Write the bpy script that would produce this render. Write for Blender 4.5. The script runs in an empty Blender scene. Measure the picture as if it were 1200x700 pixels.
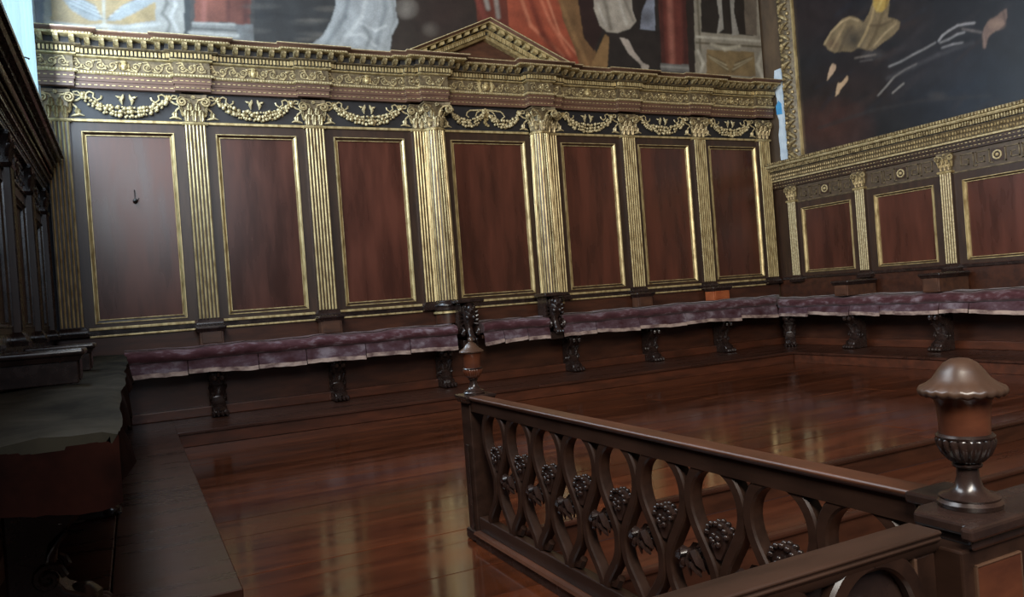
import bpy, math, random
import numpy as np
from mathutils import Vector
R = random.Random(7)
PI = math.pi
SC = bpy.context.scene
COL = SC.collection
K = 0.65            # survey units to metres
EYE = 1.6           # eye height above the hall floor, survey units (the survey has its origin at the eye)

def conv(p):
    return (p[0] * K, p[1] * K, (p[2] + EYE) * K)

# ------------------------------------------------------------------ camera
cam_d = bpy.data.cameras.new('camera')
cam_d.sensor_fit = 'HORIZONTAL'
cam_d.sensor_width = 36.0
cam_d.lens = 912.064 / 1200 * 36.0
cam_d.clip_start = 0.02
cam = bpy.data.objects.new('camera', cam_d)
COL.objects.link(cam)
YAW, PITCH, ROLL = 0.45511, -0.00195, -0.07388
_cy, _sy = math.cos(YAW), math.sin(YAW)
_w = Vector((_sy * math.cos(PITCH), _cy * math.cos(PITCH), math.sin(PITCH)))
_r0 = Vector((_cy, -_sy, 0.0))
_u0 = _r0.cross(_w)
_r = _r0 * math.cos(ROLL) + _u0 * math.sin(ROLL)
_u = -_r0 * math.sin(ROLL) + _u0 * math.cos(ROLL)
from mathutils import Matrix
_m = Matrix((( _r.x, _u.x, -_w.x), (_r.y, _u.y, -_w.y), (_r.z, _u.z, -_w.z)))
cam.rotation_euler = _m.to_euler()
cam.location = conv((0, 0, 0))
SC.camera = cam

# ------------------------------------------------------------------ light
world = bpy.data.worlds.new('hall_air')
world.use_nodes = True
SC.world = world
_bg = world.node_tree.nodes['Background']
_bg.inputs[0].default_value = (0.75, 0.82, 1.0, 1)
_bg.inputs[1].default_value = 0.025

def area(name, loc, target, sx, sy, power, color):
    d = bpy.data.lights.new(name, 'AREA')
    d.shape = 'RECTANGLE'; d.size = sx * K; d.size_y = sy * K
    d.energy = power; d.color = color
    o = bpy.data.objects.new(name, d)
    COL.objects.link(o)
    o.location = conv(loc)
    o.rotation_euler = (Vector(conv(target)) - Vector(conv(loc))).to_track_quat('-Z', 'Y').to_euler()
    return o

area('far_window_daylight', (-0.72, 10.2, 4.6), (6.0, 10.2, 4.6), 3.4, 3.8, 230, (0.68, 0.84, 1.0))
area('middle_window_daylight', (-0.72, 4.6, 4.8), (6.0, 4.6, 4.8), 3.4, 3.8, 240, (0.88, 0.94, 1.0))
area('rear_window_daylight', (0.9, -4.2, 5.0), (0.9, 12.0, 5.0), 2.6, 3.6, 130, (0.74, 0.86, 1.0))
area('near_window_daylight', (-0.72, -3.0, 5.0), (6.0, -3.0, 5.0), 5.0, 4.0, 1100, (1.0, 0.93, 0.82))

SC.view_settings.view_transform = 'Standard'
SC.view_settings.look = 'None'
SC.view_settings.gamma = 1.0
SC.view_settings.use_curve_mapping = False
SC.view_settings.exposure = 0.0

# ------------------------------------------------------------------ materials
def s2l(c):
    out = []
    for v in c[:3]:
        v = v / 255.0
        out.append(v / 12.92 if v <= 0.04045 else ((v + 0.055) / 1.055) ** 2.4)
    return (out[0], out[1], out[2], 1.0)

def mat_new(name):
    m = bpy.data.materials.new(name)
    m.use_nodes = True
    nt = m.node_tree
    return m, nt, nt.nodes, nt.links, nt.nodes['Principled BSDF']

def mat(name, c1, c2, rough=0.4, scale=(8, 8, 8), metal=0.0, bump=0.0, vary=0.0, rough2=None, detail=5.0, lo=0.35, hi=0.65, coat=0.0, sheen=0.0, third=None, spec=None):
    m, nt, N, L, b = mat_new(name)
    tc = N.new('ShaderNodeTexCoord'); mp = N.new('ShaderNodeMapping')
    mp.inputs['Scale'].default_value = scale
    L.new(tc.outputs['Object'], mp.inputs['Vector'])
    vec = mp.outputs['Vector']
    if vary > 0:
        oi = N.new('ShaderNodeObjectInfo'); mu = N.new('ShaderNodeMath'); mu.operation = 'MULTIPLY'; mu.inputs[1].default_value = 37.0
        L.new(oi.outputs['Random'], mu.inputs[0])
        ad = N.new('ShaderNodeVectorMath'); ad.operation = 'ADD'
        L.new(vec, ad.inputs[0]); L.new(mu.outputs[0], ad.inputs[1]); vec = ad.outputs[0]
    no = N.new('ShaderNodeTexNoise'); no.inputs['Scale'].default_value = 1.0; no.inputs['Detail'].default_value = detail
    no.inputs['Roughness'].default_value = 0.6
    L.new(vec, no.inputs['Vector'])
    cr = N.new('ShaderNodeValToRGB')
    cr.color_ramp.elements[0].position = lo; cr.color_ramp.elements[0].color = s2l(c1)
    cr.color_ramp.elements[1].position = hi; cr.color_ramp.elements[1].color = s2l(c2)
    if third:
        e = cr.color_ramp.elements.new(third[0]); e.color = s2l(third[1])
    L.new(no.outputs['Fac'], cr.inputs['Fac'])
    out = cr.outputs['Color']
    if vary > 0:
        hs = N.new('ShaderNodeHueSaturation')
        mr = N.new('ShaderNodeMapRange'); mr.inputs['To Min'].default_value = 1 - vary; mr.inputs['To Max'].default_value = 1 + vary
        L.new(oi.outputs['Random'], mr.inputs['Value']); L.new(mr.outputs[0], hs.inputs['Value']); L.new(out, hs.inputs['Color'])
        out = hs.outputs['Color']
    L.new(out, b.inputs['Base Color'])
    b.inputs['Metallic'].default_value = metal
    if rough2 is None:
        b.inputs['Roughness'].default_value = rough
    else:
        mr2 = N.new('ShaderNodeMapRange'); mr2.inputs['From Min'].default_value = 0.3; mr2.inputs['From Max'].default_value = 0.7
        mr2.inputs['To Min'].default_value = rough; mr2.inputs['To Max'].default_value = rough2
        L.new(no.outputs['Fac'], mr2.inputs['Value']); L.new(mr2.outputs[0], b.inputs['Roughness'])
    if bump > 0:
        bu = N.new('ShaderNodeBump'); bu.inputs['Strength'].default_value = bump; bu.inputs['Distance'].default_value = 0.01
        L.new(no.outputs['Fac'], bu.inputs['Height']); L.new(bu.outputs['Normal'], b.inputs['Normal'])
    if coat: b.inputs['Coat Weight'].default_value = coat; b.inputs['Coat Roughness'].default_value = 0.12
    if spec is not None: b.inputs['Specular IOR Level'].default_value = spec
    if sheen: b.inputs['Sheen Weight'].default_value = sheen; b.inputs['Sheen Roughness'].default_value = 0.5
    return m

M = {}
M['panel'] = mat('panel_mahogany', (58, 31, 23), (84, 45, 33), 0.25, (5, 5, 0.9), bump=0.015, vary=0.1, rough2=0.32, detail=3)
M['stile'] = mat('stile_walnut', (46, 32, 24), (62, 43, 31), 0.38, (18, 18, 2.5), bump=0.05, vary=0.06)
M['wood'] = mat('carcass_wood', (62, 40, 30), (86, 56, 40), 0.36, (4, 14, 14), bump=0.05, vary=0.12)
M['arch'] = mat('architrave_wood', (82, 58, 46), (104, 74, 58), 0.42, (2, 14, 14), bump=0.04)
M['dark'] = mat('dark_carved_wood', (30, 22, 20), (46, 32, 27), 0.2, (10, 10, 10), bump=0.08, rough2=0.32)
M['black'] = mat('frieze_ground', (24, 23, 25), (36, 34, 35), 0.5, (9, 9, 9))
M['bench'] = mat('bench_wood', (48, 27, 19), (70, 40, 27), 0.32, (3, 14, 14), bump=0.06, vary=0.1)
M['orange'] = mat('bare_wood', (134, 66, 36), (160, 88, 50), 0.45, (6, 6, 12), bump=0.04)
M['rail'] = mat('rail_wood', (30, 19, 14), (46, 29, 21), 0.3, (14, 3, 14), bump=0.05, rough2=0.42, spec=.4)
M['urn'] = mat('urn_wood', (66, 36, 25), (92, 52, 34), 0.28, (5, 5, 12), bump=0.04)
M['handrail'] = mat('worn_handrail_wood', (56, 33, 22), (80, 48, 32), 0.34, (14, 3, 14), bump=0.05, rough2=0.45)
M['dull_rail'] = mat('dull_handrail_wood', (38, 25, 18), (56, 37, 27), 0.4, (3, 14, 14), bump=0.05, rough2=0.5)
M['lid'] = mat('lid_wood', (58, 42, 33), (80, 58, 44), 0.34, (6, 6, 6), bump=0.04)
M['floor'] = mat('floor_boards', (54, 27, 16), (88, 44, 24), 0.08, (1.3, 9, 9), bump=0.02, vary=0.14, rough2=0.18, detail=7, third=(0.5, (70, 35, 19)))
M['step'] = mat('step_boards', (56, 28, 18), (80, 42, 25), 0.24, (1.3, 9, 9), bump=0.04, vary=0.12, rough2=0.38)
M['frieze_brown'] = mat('browned_frieze_board', (66, 54, 42), (86, 71, 55), 0.45, (14, 14, 14), bump=0.06)
M['umber_wall'] = mat('umber_wall', (70, 56, 42), (92, 74, 54), 0.8, (4, 4, 2), bump=0.1)
M['plat'] = mat('platform_boards', (44, 25, 18), (64, 36, 25), 0.24, (1.3, 9, 9), bump=0.04, vary=0.06, rough2=0.36)
M['gilt'] = mat('gilding', (132, 108, 66), (204, 184, 134), 0.4, (22, 22, 7), metal=0.45, bump=0.06, lo=0.3, hi=0.6)
M['oldgilt'] = mat('worn_gilding', (92, 76, 52), (192, 172, 126), 0.42, (30, 30, 30), metal=0.4, bump=0.1, lo=0.35, hi=0.62)
M['brown_gilt'] = mat('browned_gilding', (76, 64, 48), (122, 106, 78), 0.45, (26, 26, 26), metal=0.3, bump=0.08)
M['cream_gilt'] = mat('pale_gilding', (150, 132, 92), (206, 190, 148), 0.45, (40, 40, 40), metal=0.25, bump=0.06)
M['velvet'] = mat('worn_velvet', (56, 24, 28), (122, 106, 112), 0.85, (7, 16, 16), bump=0.35, lo=0.36, hi=0.72, sheen=0.15, third=(0.54, (74, 42, 46)), spec=.2)
M['valance'] = mat('faded_valance_velvet', (60, 34, 37), (118, 106, 112), 0.88, (6, 14, 10), bump=0.35, lo=0.34, hi=0.7, third=(0.54, (80, 60, 66)), spec=.2)
M['riser'] = mat('reddish_riser_boards', (58, 32, 21), (84, 45, 29), 0.34, (3, 14, 14), bump=0.05)
M['hem'] = mat('frayed_lining', (92, 70, 66), (164, 142, 130), 0.9, (6, 9, 9), bump=0.3, lo=.38, hi=.6)
M['cover'] = mat('grey_cover_cloth', (28, 27, 23), (56, 52, 42), 0.9, (3, 2, 3), bump=0.5, rough2=0.7, spec=.12)
M['redcloth'] = mat('red_cover_cloth', (20, 10, 8), (42, 20, 15), 0.95, (5, 5, 5), bump=0.35, spec=.05)
M['plaster'] = mat('plaster', (118, 116, 110), (138, 136, 128), 0.85, (3, 3, 3), bump=0.1)
M['bluewall'] = mat('corner_plaster', (176, 192, 206), (206, 218, 226), 0.8, (20, 20, 9), bump=0.2)
M['bluepatch'] = mat('blue_patch', (60, 140, 196), (84, 160, 208), 0.6, (9, 9, 9))
M['darkwall'] = mat('dark_wall', (44, 46, 52), (60, 60, 64), 0.8, (3, 3, 3))
M['iron'] = mat('iron', (40, 38, 38), (58, 54, 52), 0.4, (20, 20, 20), metal=0.8)

def curtain_material():
    m, nt, N, L, b = mat_new('sheer_curtain')
    b.inputs['Base Color'].default_value = s2l((226, 238, 246)); b.inputs['Roughness'].default_value = 0.8
    tr = N.new('ShaderNodeBsdfTranslucent'); tr.inputs[0].default_value = s2l((220, 240, 250))
    mx = N.new('ShaderNodeMixShader'); mx.inputs[0].default_value = 0.7
    L.new(b.outputs[0], mx.inputs[1]); L.new(tr.outputs[0], mx.inputs[2])
    L.new(mx.outputs[0], N['Material Output'].inputs[0])
    return m
M['curtain'] = curtain_material()

def pane_material():
    m, nt, N, L, b = mat_new('bright_sky_pane')
    b.inputs['Base Color'].default_value = (0.3, 0.4, 0.5, 1)
    b.inputs['Emission Color'].default_value = (0.66, 0.88, 1.0, 1)
    b.inputs['Emission Strength'].default_value = 2.3
    return m
M['pane'] = pane_material()

def canvas_material(name, rough):
    m, nt, N, L, b = mat_new(name)
    at = N.new('ShaderNodeAttribute'); at.attribute_name = 'paint'
    tc = N.new('ShaderNodeTexCoord')
    no = N.new('ShaderNodeTexNoise'); no.inputs['Scale'].default_value = 6.0; no.inputs['Detail'].default_value = 8.0
    L.new(tc.outputs['Object'], no.inputs['Vector'])
    mr = N.new('ShaderNodeMapRange'); mr.inputs['From Min'].default_value = 0.3; mr.inputs['From Max'].default_value = 0.7
    mr.inputs['To Min'].default_value = 0.75; mr.inputs['To Max'].default_value = 1.25
    L.new(no.outputs['Fac'], mr.inputs['Value'])
    mx = N.new('ShaderNodeMix'); mx.data_type = 'RGBA'; mx.blend_type = 'MULTIPLY'; mx.inputs['Factor'].default_value = 1.0
    L.new(at.outputs['Color'], mx.inputs[6]); L.new(mr.outputs[0], mx.inputs[7])
    L.new(mx.outputs[2], b.inputs['Base Color'])
    b.inputs['Roughness'].default_value = rough
    bu = N.new('ShaderNodeBump'); bu.inputs['Strength'].default_value = 0.08
    L.new(no.outputs['Fac'], bu.inputs['Height']); L.new(bu.outputs['Normal'], b.inputs['Normal'])
    return m
M['canvas'] = canvas_material('oil_canvas', 0.5)
M['darkcanvas'] = canvas_material('varnished_dark_canvas', 0.36)

# ------------------------------------------------------------------ mesh building
class MB:
    def __init__(s):
        s.v = []; s.f = []
    def add(s, vs, fs):
        n = len(s.v)
        s.v.extend(vs); s.f.extend([tuple(i + n for i in f) for f in fs])
        return s
    def box(s, x0, x1, y0, y1, z0, z1):
        vs = [(x0, y0, z0), (x1, y0, z0), (x1, y1, z0), (x0, y1, z0), (x0, y0, z1), (x1, y0, z1), (x1, y1, z1), (x0, y1, z1)]
        return s.add(vs, [(3, 2, 1, 0), (4, 5, 6, 7), (0, 1, 5, 4), (1, 2, 6, 5), (2, 3, 7, 6), (3, 0, 4, 7)])
    def loft(s, rings, closed=True, cap=True):
        n = len(rings[0]); vs = [p for r in rings for p in r]; fs = []
        for i in range(len(rings) - 1):
            for j in range(n if closed else n - 1):
                a = i * n + j; b = i * n + (j + 1) % n
                fs.append((a, b, b + n, a + n))
        if cap and closed:
            fs.append(tuple(range(n - 1, -1, -1))); fs.append(tuple((len(rings) - 1) * n + j for j in range(n)))
        return s.add(vs, fs)
    def lathe(s, prof, n=24, c=(0, 0, 0), mod=None, a0=0.0, a1=2 * PI):
        rings = []
        full = abs(a1 - a0 - 2 * PI) < 1e-6
        m = n if full else n + 1
        for r, z in prof:
            ring = []
            for j in range(m):
                a = a0 + (a1 - a0) * j / n
                rr, zz = (r, z) if mod is None else mod(r, z, a)
                ring.append((c[0] + rr * math.cos(a), c[1] + rr * math.sin(a), c[2] + zz))
            rings.append(ring)
        return s.loft(rings, closed=full, cap=full)
    def tube(s, pts, rad, n=6, sq=(1.0, 1.0), up=(0, -1, 0)):
        P = [Vector(p) for p in pts]; rings = []; up = Vector(up)
        for i, p in enumerate(P):
            t = (P[min(i + 1, len(P) - 1)] - P[max(i - 1, 0)])
            t = t.normalized() if t.length > 1e-9 else Vector((0, 0, 1))
            a = up - t * up.dot(t)
            if a.length < 1e-4: a = Vector((1, 0, 0)) - t * t.x
            a.normalize(); b = t.cross(a)
            r = rad[i] if isinstance(rad, (list, tuple)) else rad
            rings.append([tuple(p + a * (r * sq[0] * math.cos(2 * PI * k / n + PI / n)) + b * (r * sq[1] * math.sin(2 * PI * k / n + PI / n))) for k in range(n)])
        return s.loft(rings)
    def blob(s, c, r, n=7, m=4):
        rx, ry, rz = r if isinstance(r, (tuple, list)) else (r, r, r)
        vs = [(c[0], c[1], c[2] - rz)]; fs = []
        for i in range(1, m):
            th = -PI / 2 + PI * i / m
            for j in range(n):
                a = 2 * PI * j / n
                vs.append((c[0] + rx * math.cos(th) * math.cos(a), c[1] + ry * math.cos(th) * math.sin(a), c[2] + rz * math.sin(th)))
        vs.append((c[0], c[1], c[2] + rz)); top = len(vs) - 1
        for j in range(n):
            fs.append((0, 1 + (j + 1) % n, 1 + j)); fs.append((top, top - n + j, top - n + (j + 1) % n))
        for i in range(m - 2):
            for j in range(n):
                a = 1 + i * n + j; b = 1 + i * n + (j + 1) % n
                fs.append((a, b, b + n, a + n))
        return s.add(vs, fs)
    def prism(s, poly, a0, a1, axis='y'):
        n = len(poly)
        if axis == 'y': vs = [(p[0], a0, p[1]) for p in poly] + [(p[0], a1, p[1]) for p in poly]
        elif axis == 'x': vs = [(a0, p[0], p[1]) for p in poly] + [(a1, p[0], p[1]) for p in poly]
        else: vs = [(p[0], p[1], a0) for p in poly] + [(p[0], p[1], a1) for p in poly]
        fs = [tuple(range(n)), tuple(range(2 * n - 1, n - 1, -1))]
        fs += [(i, i + n, (i + 1) % n + n, (i + 1) % n) for i in range(n)]
        return s.add(vs, fs)
    def sweep(s, path, prof):
        """moulding: plan polyline walked with the room on its right hand, profile of (outward, z)"""
        P = [Vector((p[0], p[1])) for p in path]; rings = []
        for i, p in enumerate(P):
            ns = []
            for a, b in ((i - 1, i), (i, i + 1)):
                if a >= 0 and b < len(P):
                    t = (P[b] - P[a]).normalized(); ns.append(Vector((t.y, -t.x)))
            if len(ns) == 2 and abs(ns[0].dot(ns[1])) < 0.99:
                d = 1 + ns[0].dot(ns[1]); off = (ns[0] + ns[1]) / d
            else: off = ns[0]
            rings.append([(p.x + off.x * d0, p.y + off.y * d0, z) for d0, z in prof])
        return s.loft(rings, closed=True, cap=True)
    def leaf(s, c, h, w, curl, lean=0.0, th=0.012, rows=5):
        """acanthus leaf standing against a bell: c base, growing up, curling out to -y"""
        fr = []; bk = []
        for i in range(rows + 1):
            t = i / rows
            ww = w * (0.55 + 0.9 * t - 1.25 * t ** 3) * (1.0 + (0.18 if i % 2 else -0.1))
            zz = c[2] + h * (math.sin(t * PI * 0.62) / math.sin(PI * 0.62 * 0.8) * 0.9 if t > 0.8 else t * 1.1)
            yy = c[1] - curl * t ** 2.2
            xx = c[0] + lean * t
            fr.append([(xx - ww / 2, yy + 0.01, zz), (xx - ww * .22, yy - th, zz + .004), (xx, yy - th * .2, zz + .008), (xx + ww * .22, yy - th, zz + .004), (xx + ww / 2, yy + 0.01, zz)])
            bk.append([(xx + ww / 2, yy + 0.02, zz), (xx, yy + 0.022, zz), (xx - ww / 2, yy + 0.02, zz)])
        return s.loft([a + b for a, b in zip(fr, bk)])

def spiral(cx, cz, r, turns=1.6, a0=0.0, sgn=1, n=22, y=0.0, inner=0.18):
    out = []
    for i in range(n + 1):
        t = i / n; a = a0 + sgn * turns * 2 * PI * t; rr = r * ((1 - t) * (1 - inner) + inner)
        out.append((cx + rr * math.cos(a), y, cz + rr * math.sin(a)))
    return out

def obj(name, mb, material, parent=None, loc=(0, 0, 0), rotz=0.0, smooth=38, bevel=0.0, kind=None, org=(0, 0, 0), seg=2):
    me = bpy.data.meshes.new(name)
    v = [((p[0] - org[0]) * K, (p[1] - org[1]) * K, (p[2] - org[2]) * K) for p in mb.v]
    me.from_pydata(v, [], mb.f)
    me.materials.append(M[material])
    import bmesh
    bm = bmesh.new(); bm.from_mesh(me); bmesh.ops.recalc_face_normals(bm, faces=bm.faces); bm.to_mesh(me); bm.free()
    if smooth:
        for p in me.polygons: p.use_smooth = True
        me.set_sharp_from_angle(angle=math.radians(smooth))
    me.update()
    o = bpy.data.objects.new(name, me)
    COL.objects.link(o)
    if parent is not None:
        o.parent = parent; o.location = (loc[0] * K, loc[1] * K, loc[2] * K)
    else:
        o.location = conv(loc)
    o.rotation_euler = (0, 0, rotz)
    if bevel:
        b = o.modifiers.new('edge', 'BEVEL'); b.width = bevel * K; b.segments = seg; b.limit_method = 'ANGLE'; b.angle_limit = math.radians(40)
    if kind: o['kind'] = kind
    return o

def tag(o, label, cat, group=None):
    o['label'] = label; o['category'] = cat; o['kind'] = 'thing'
    if group: o['group'] = group
    return o

def thing(name, label, cat, loc, rotz=0.0, group=None):
    o = bpy.data.objects.new(name, None)
    COL.objects.link(o)
    o.empty_display_size = 0.1
    o.location = conv(loc); o.rotation_euler = (0, 0, rotz)
    return tag(o, label, cat, group)

def dup(root, loc, rotz=None, label=None, parent=None):
    def cp(o, par):
        c = o.copy(); COL.objects.link(c)
        if par is not None: c.parent = par
        for ch in o.children: cp(ch, c)
        return c
    r = cp(root, parent)
    r.location = conv(loc) if parent is None else (loc[0] * K, loc[1] * K, loc[2] * K)
    if rotz is not None: r.rotation_euler = (0, 0, rotz)
    if label: r['label'] = label
    return r

def struct(name, mb, material, **kw):
    return obj(name, mb, material, kind='structure', **kw)

# ------------------------------------------------------------------ survey (origin at the eye, x along back wall, y into the hall, z up)
YB = 12.40      # back panelling
XR = 12.45      # right panelling
XL = -0.97      # left panelling
ZP = -1.404     # bench platforms
ZF = -1.60      # hall floor
BACK, RIGHT, LEFT = 0.0, -PI / 2, PI / 2
fz = 0.9865     # back wall heights

# ------------------------------------------------------------------ setting
mb = MB().box(-1.4, 13.0, YB + 0.2, YB + 0.5, -1.8, 7.6)
wall_back = struct('wall_back', mb, 'darkwall', smooth=0)
mb = MB().box(XR + 0.06, XR + 0.5, -6.0, YB + 0.2, -3.2, 7.6)
wall_right = struct('wall_right', mb, 'umber_wall', smooth=0)
WY0, WY1, WZ0, WZ1 = 8.4, 12.25, 2.55, 6.6
mb = MB()
mb.box(XL - 0.5, XL - 0.06, -6.0, YB + 0.2, -1.8, WZ0)
mb.box(XL - 0.5, XL - 0.06, -6.0, YB + 0.2, WZ1, 7.6)
mb.box(XL - 0.5, XL - 0.06, -6.0, WY0, WZ0, WZ1)
mb.box(XL - 0.5, XL - 0.06, WY1, YB + 0.2, WZ0, WZ1)
wall_left = struct('wall_left', mb, 'plaster', smooth=0)
mb = MB().box(-1.5, 13.0, -6.0, YB + 0.4, 7.6, 7.8)
struct('ceiling', mb, 'wood', smooth=0)

# window in the left wall
wn = struct('window_1', MB().box(XL - 0.42, XL - 0.38, WY0, WY1, WZ0, WZ1), 'pane', smooth=0)
for y0, y1 in ((WY0, WY0 + .1), (WY1 - .1, WY1), ((WY0 + WY1) / 2 - .05, (WY0 + WY1) / 2 + .05)):
    obj('window_frame', MB().box(XL - 0.37, XL - 0.3, y0, y1, WZ0, WZ1), 'dark', wn, loc=(0, 0, 0), smooth=0)
for o in [wn] + list(wn.children):
    pass
# curtain with folds
mb = MB(); rings = []
for i in range(0, 121):
    y = WY0 - 0.1 + (WY1 + 0.12 - WY0) * i / 120
    x = XL + 0.03 + 0.035 * math.sin(i * 0.9) + 0.015 * math.sin(i * 2.3 + 1)
    rings.append([(x, y, z) for z in (2.5, 3.5, 4.5, 5.5, 6.7)])
mb.loft(rings, closed=False)
cu = obj('curtain', mb, 'curtain', loc=(XL, 10.3, 2.5), org=(XL, 10.3, 2.5), smooth=60)
tag(cu, 'sheer white curtain glowing in the window above the dark left panelling', 'curtain')
th = thing('curtain_hook', 'small dark iron tieback hook in front of the white curtain', 'hook', (XL + 0.02, 9.93, 3.02))
obj('hook_arm', MB().tube([(0, 0, 0), (0.05, 0, 0), (0.1, 0.01, 0.0), (0.13, 0.05, 0.0), (0.12, 0.1, 0.01)], 0.008, 6, up=(0, 0, 1)), 'iron', th)
obj('wall_plate', MB().lathe([(0.03, -0.01), (0.03, 0.005), (0.01, 0.012)], 12), 'iron', th)

# ------------------------------------------------------------------ floor
sub = MB()
sub.box(-1.0, 12.5, 4.86, 12.4, ZF - 0.2, ZF - 0.06)
sub.box(-1.0, 1.98, -6.0, 4.86, ZF - 0.2, ZF - 0.06)
floor = struct('floor', sub, 'bench', loc=(0, 0, ZF), org=(0, 0, ZF), smooth=0)
y = 10.72; row = 0
protos = {}
while y > -1.2:
    w = R.choice([0.40, 0.46, 0.52, 0.44])
    y0 = y - w
    if y > 4.86 and y0 < 4.9: y0 = 4.84
    if y <= 4.86 and y0 < -1.2: y0 = -1.2
    xs = 10.98 if y > 4.86 else 1.94
    x = 0.43
    if y <= 4.3: x = -0.95
    x -= 0
    while x < xs - 0.02:
        ln = R.uniform(3.0, 5.2)
        if row % 3 == 0 and x < 0.5: ln = R.uniform(1.6, 3.0)
        x1 = min(x + ln, xs)
        if xs - x1 < 1.0: x1 = xs
        obj('plank', MB().box(x + .002, x1 - .002, y0 + .002, y - .002, ZF - .05, ZF + R.uniform(-.003, .002)), 'floor', floor,
            loc=((x + x1) / 2, (y0 + y) / 2, 0), org=((x + x1) / 2, (y0 + y) / 2, ZF), smooth=0, bevel=0.002, seg=1)
        x = x1
    y = y0; row += 1

# stair down along the right of the balustrade
st = thing('staircase', 'wide wooden steps leading down beyond the balustrade', 'stairs', (6.5, 4.84, -3.0))
zs = ZF
for i in range(6):
    yy = 4.84 - 0.64 * i
    zt = ZF - 0.2 * (i + 1)
    obj('riser', MB().box(2.12, 12.44, yy - .03, yy + .0, zt, zt + .2 - .03), 'bench', st, org=(6.5, 4.84, -3.0), smooth=0)
    obj('nosing', MB().box(2.12, 12.44, yy - .06, yy + .02, zt + .16, zt + .198), 'plat', st, org=(6.5, 4.84, -3.0), smooth=0, bevel=.012)
    for a, b in ((2.12, 5.4), (5.41, 8.9), (8.91, 12.44)):
        obj('tread', MB().box(a, b, yy - .64, yy - .03, zt - .04, zt), 'step', st, org=(6.5, 4.84, -3.0), smooth=0, bevel=.006, seg=1)
obj('landing', MB().box(2.12, 12.44, -1.0, 1.0, -2.85, -2.8), 'step', st, org=(6.5, 4.84, -3.0), smooth=0)

# bench platforms
def platform(name_label, boxes, noses, loc):
    t = thing('bench_platform', name_label, 'platform', loc, group='platforms under the wall benches')
    for b in boxes:
        obj('board', MB().box(*b), 'plat', t, org=loc, smooth=0, bevel=.006, seg=1)
    for b in noses:
        obj('riser', MB().box(*b), 'riser', t, org=loc, smooth=0)
    return t
platform('long low wooden platform under the bench along the back wall',
         [(0.42, 5.6, 10.72, 11.5, ZP - .04, ZP), (5.61, 10.98, 10.72, 11.5, ZP - .04, ZP), (0.42, 5.0, 11.51, 12.38, ZP - .04, ZP), (5.01, 10.98, 11.51, 12.38, ZP - .04, ZP)],
         [(0.42, 10.99, 10.75, 10.79, ZF, ZP - .04)], (5.7, 11.5, ZF))
platform('low wooden platform under the bench along the right wall',
         [(10.97, 11.7, 7.6, 12.38, ZP - .04, ZP), (11.71, 12.43, 7.6, 12.38, ZP - .04, ZP), (10.97, 11.7, 4.9, 7.59, ZP - .04, ZP), (11.71, 12.43, 4.9, 7.59, ZP - .04, ZP)],
         [(11.0, 11.04, 4.92, 10.75, ZF, ZP - .04)], (11.7, 8.5, ZF))
platform('dark shadowed platform under the left bench with a worn front edge',
         [(-0.95, -0.2, 4.28, 12.38, ZP - .05, ZP), (-0.19, 0.425, 4.28, 12.38, ZP - .05, ZP)],
         [(0.36, 0.40, 4.34, 10.75, ZF, ZP - .05), (-0.95, 0.36, 4.34, 4.38, ZF, ZP - .05)], (-0.3, 8.3, ZF))

# ------------------------------------------------------------------ capitals, pilasters, columns
def make_capital(w, h, d, par, z, leafmat='oldgilt', bellmat='brown_gilt'):
    """capital on the wall plane y=0, standing out to -d, base at z"""
    hw = w / 2
    bell = MB()
    bell.loft([[(-hw * a, 0, z + h * t), (hw * a, 0, z + h * t), (hw * a, -d * a, z + h * t), (-hw * a, -d * a, z + h * t)] for t, a in ((0, .92), (.35, .93), (.7, 1.03), (.86, 1.16))])
    cap = obj('capital', bell, bellmat, par)
    lm = MB().leaf((0, -d * .93, z + .01), h * .44, w * .34, h * .16)
    l0 = obj('leaf', lm, leafmat, cap)
    for x in (-w * .34, w * .34):
        dup(l0, (x, 0, 0), parent=cap)
    lm = MB().leaf((0, -d * .95, z + h * .22), h * .5, w * .3, h * .2)
    l1 = obj('leaf', lm, leafmat, cap, loc=(-w * .18, 0, 0))
    dup(l1, (w * .18, 0, 0), parent=cap)
    for sx in (-1, 1):
        obj('volute', MB().tube([(sx * (hw * .2), -d * 1.05, z + h * .62), (sx * hw * .45, -d * 1.12, z + h * .8)] + [(sx * (hw * 1.06) - sx * (p[0]), -d * 1.35, z + h * .72 + p[2]) for p in spiral(0, 0, h * .17, 1.7, PI / 2 + .3, 1, 18)], [h * .035] * 3 + [h * .04] * 18, 6), leafmat, cap)
        obj('volute', MB().leaf((sx * hw * 1.02, -d * .9, z + h * .2), h * .42, w * .18, h * .12, lean=sx * w * .12), leafmat, cap)
    ab = MB()
    for t0, t1, k in ((.88, .93, 1.14), (.93, 1.0, 1.24)):
        ab.prism([(-hw * k, 0), (hw * k, 0), (hw * k, -d * 1.3), (hw * .4, -d * 1.12), (-hw * .4, -d * 1.12), (-hw * k, -d * 1.3)], z + h * t0, z + h * t1, 'z')
    obj('abacus', ab, bellmat, cap)
    ro = MB()
    for k in range(6):
        a = k * PI / 3
        ro.blob((math.cos(a) * h * .05, -d * 1.2, z + h * .9 + math.sin(a) * h * .05), (h * .035, h * .03, h * .035), 6, 3)
    ro.blob((0, -d * 1.27, z + h * .9), h * .03, 6, 3)
    obj('rosette', ro, leafmat, cap)
    return cap

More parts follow.
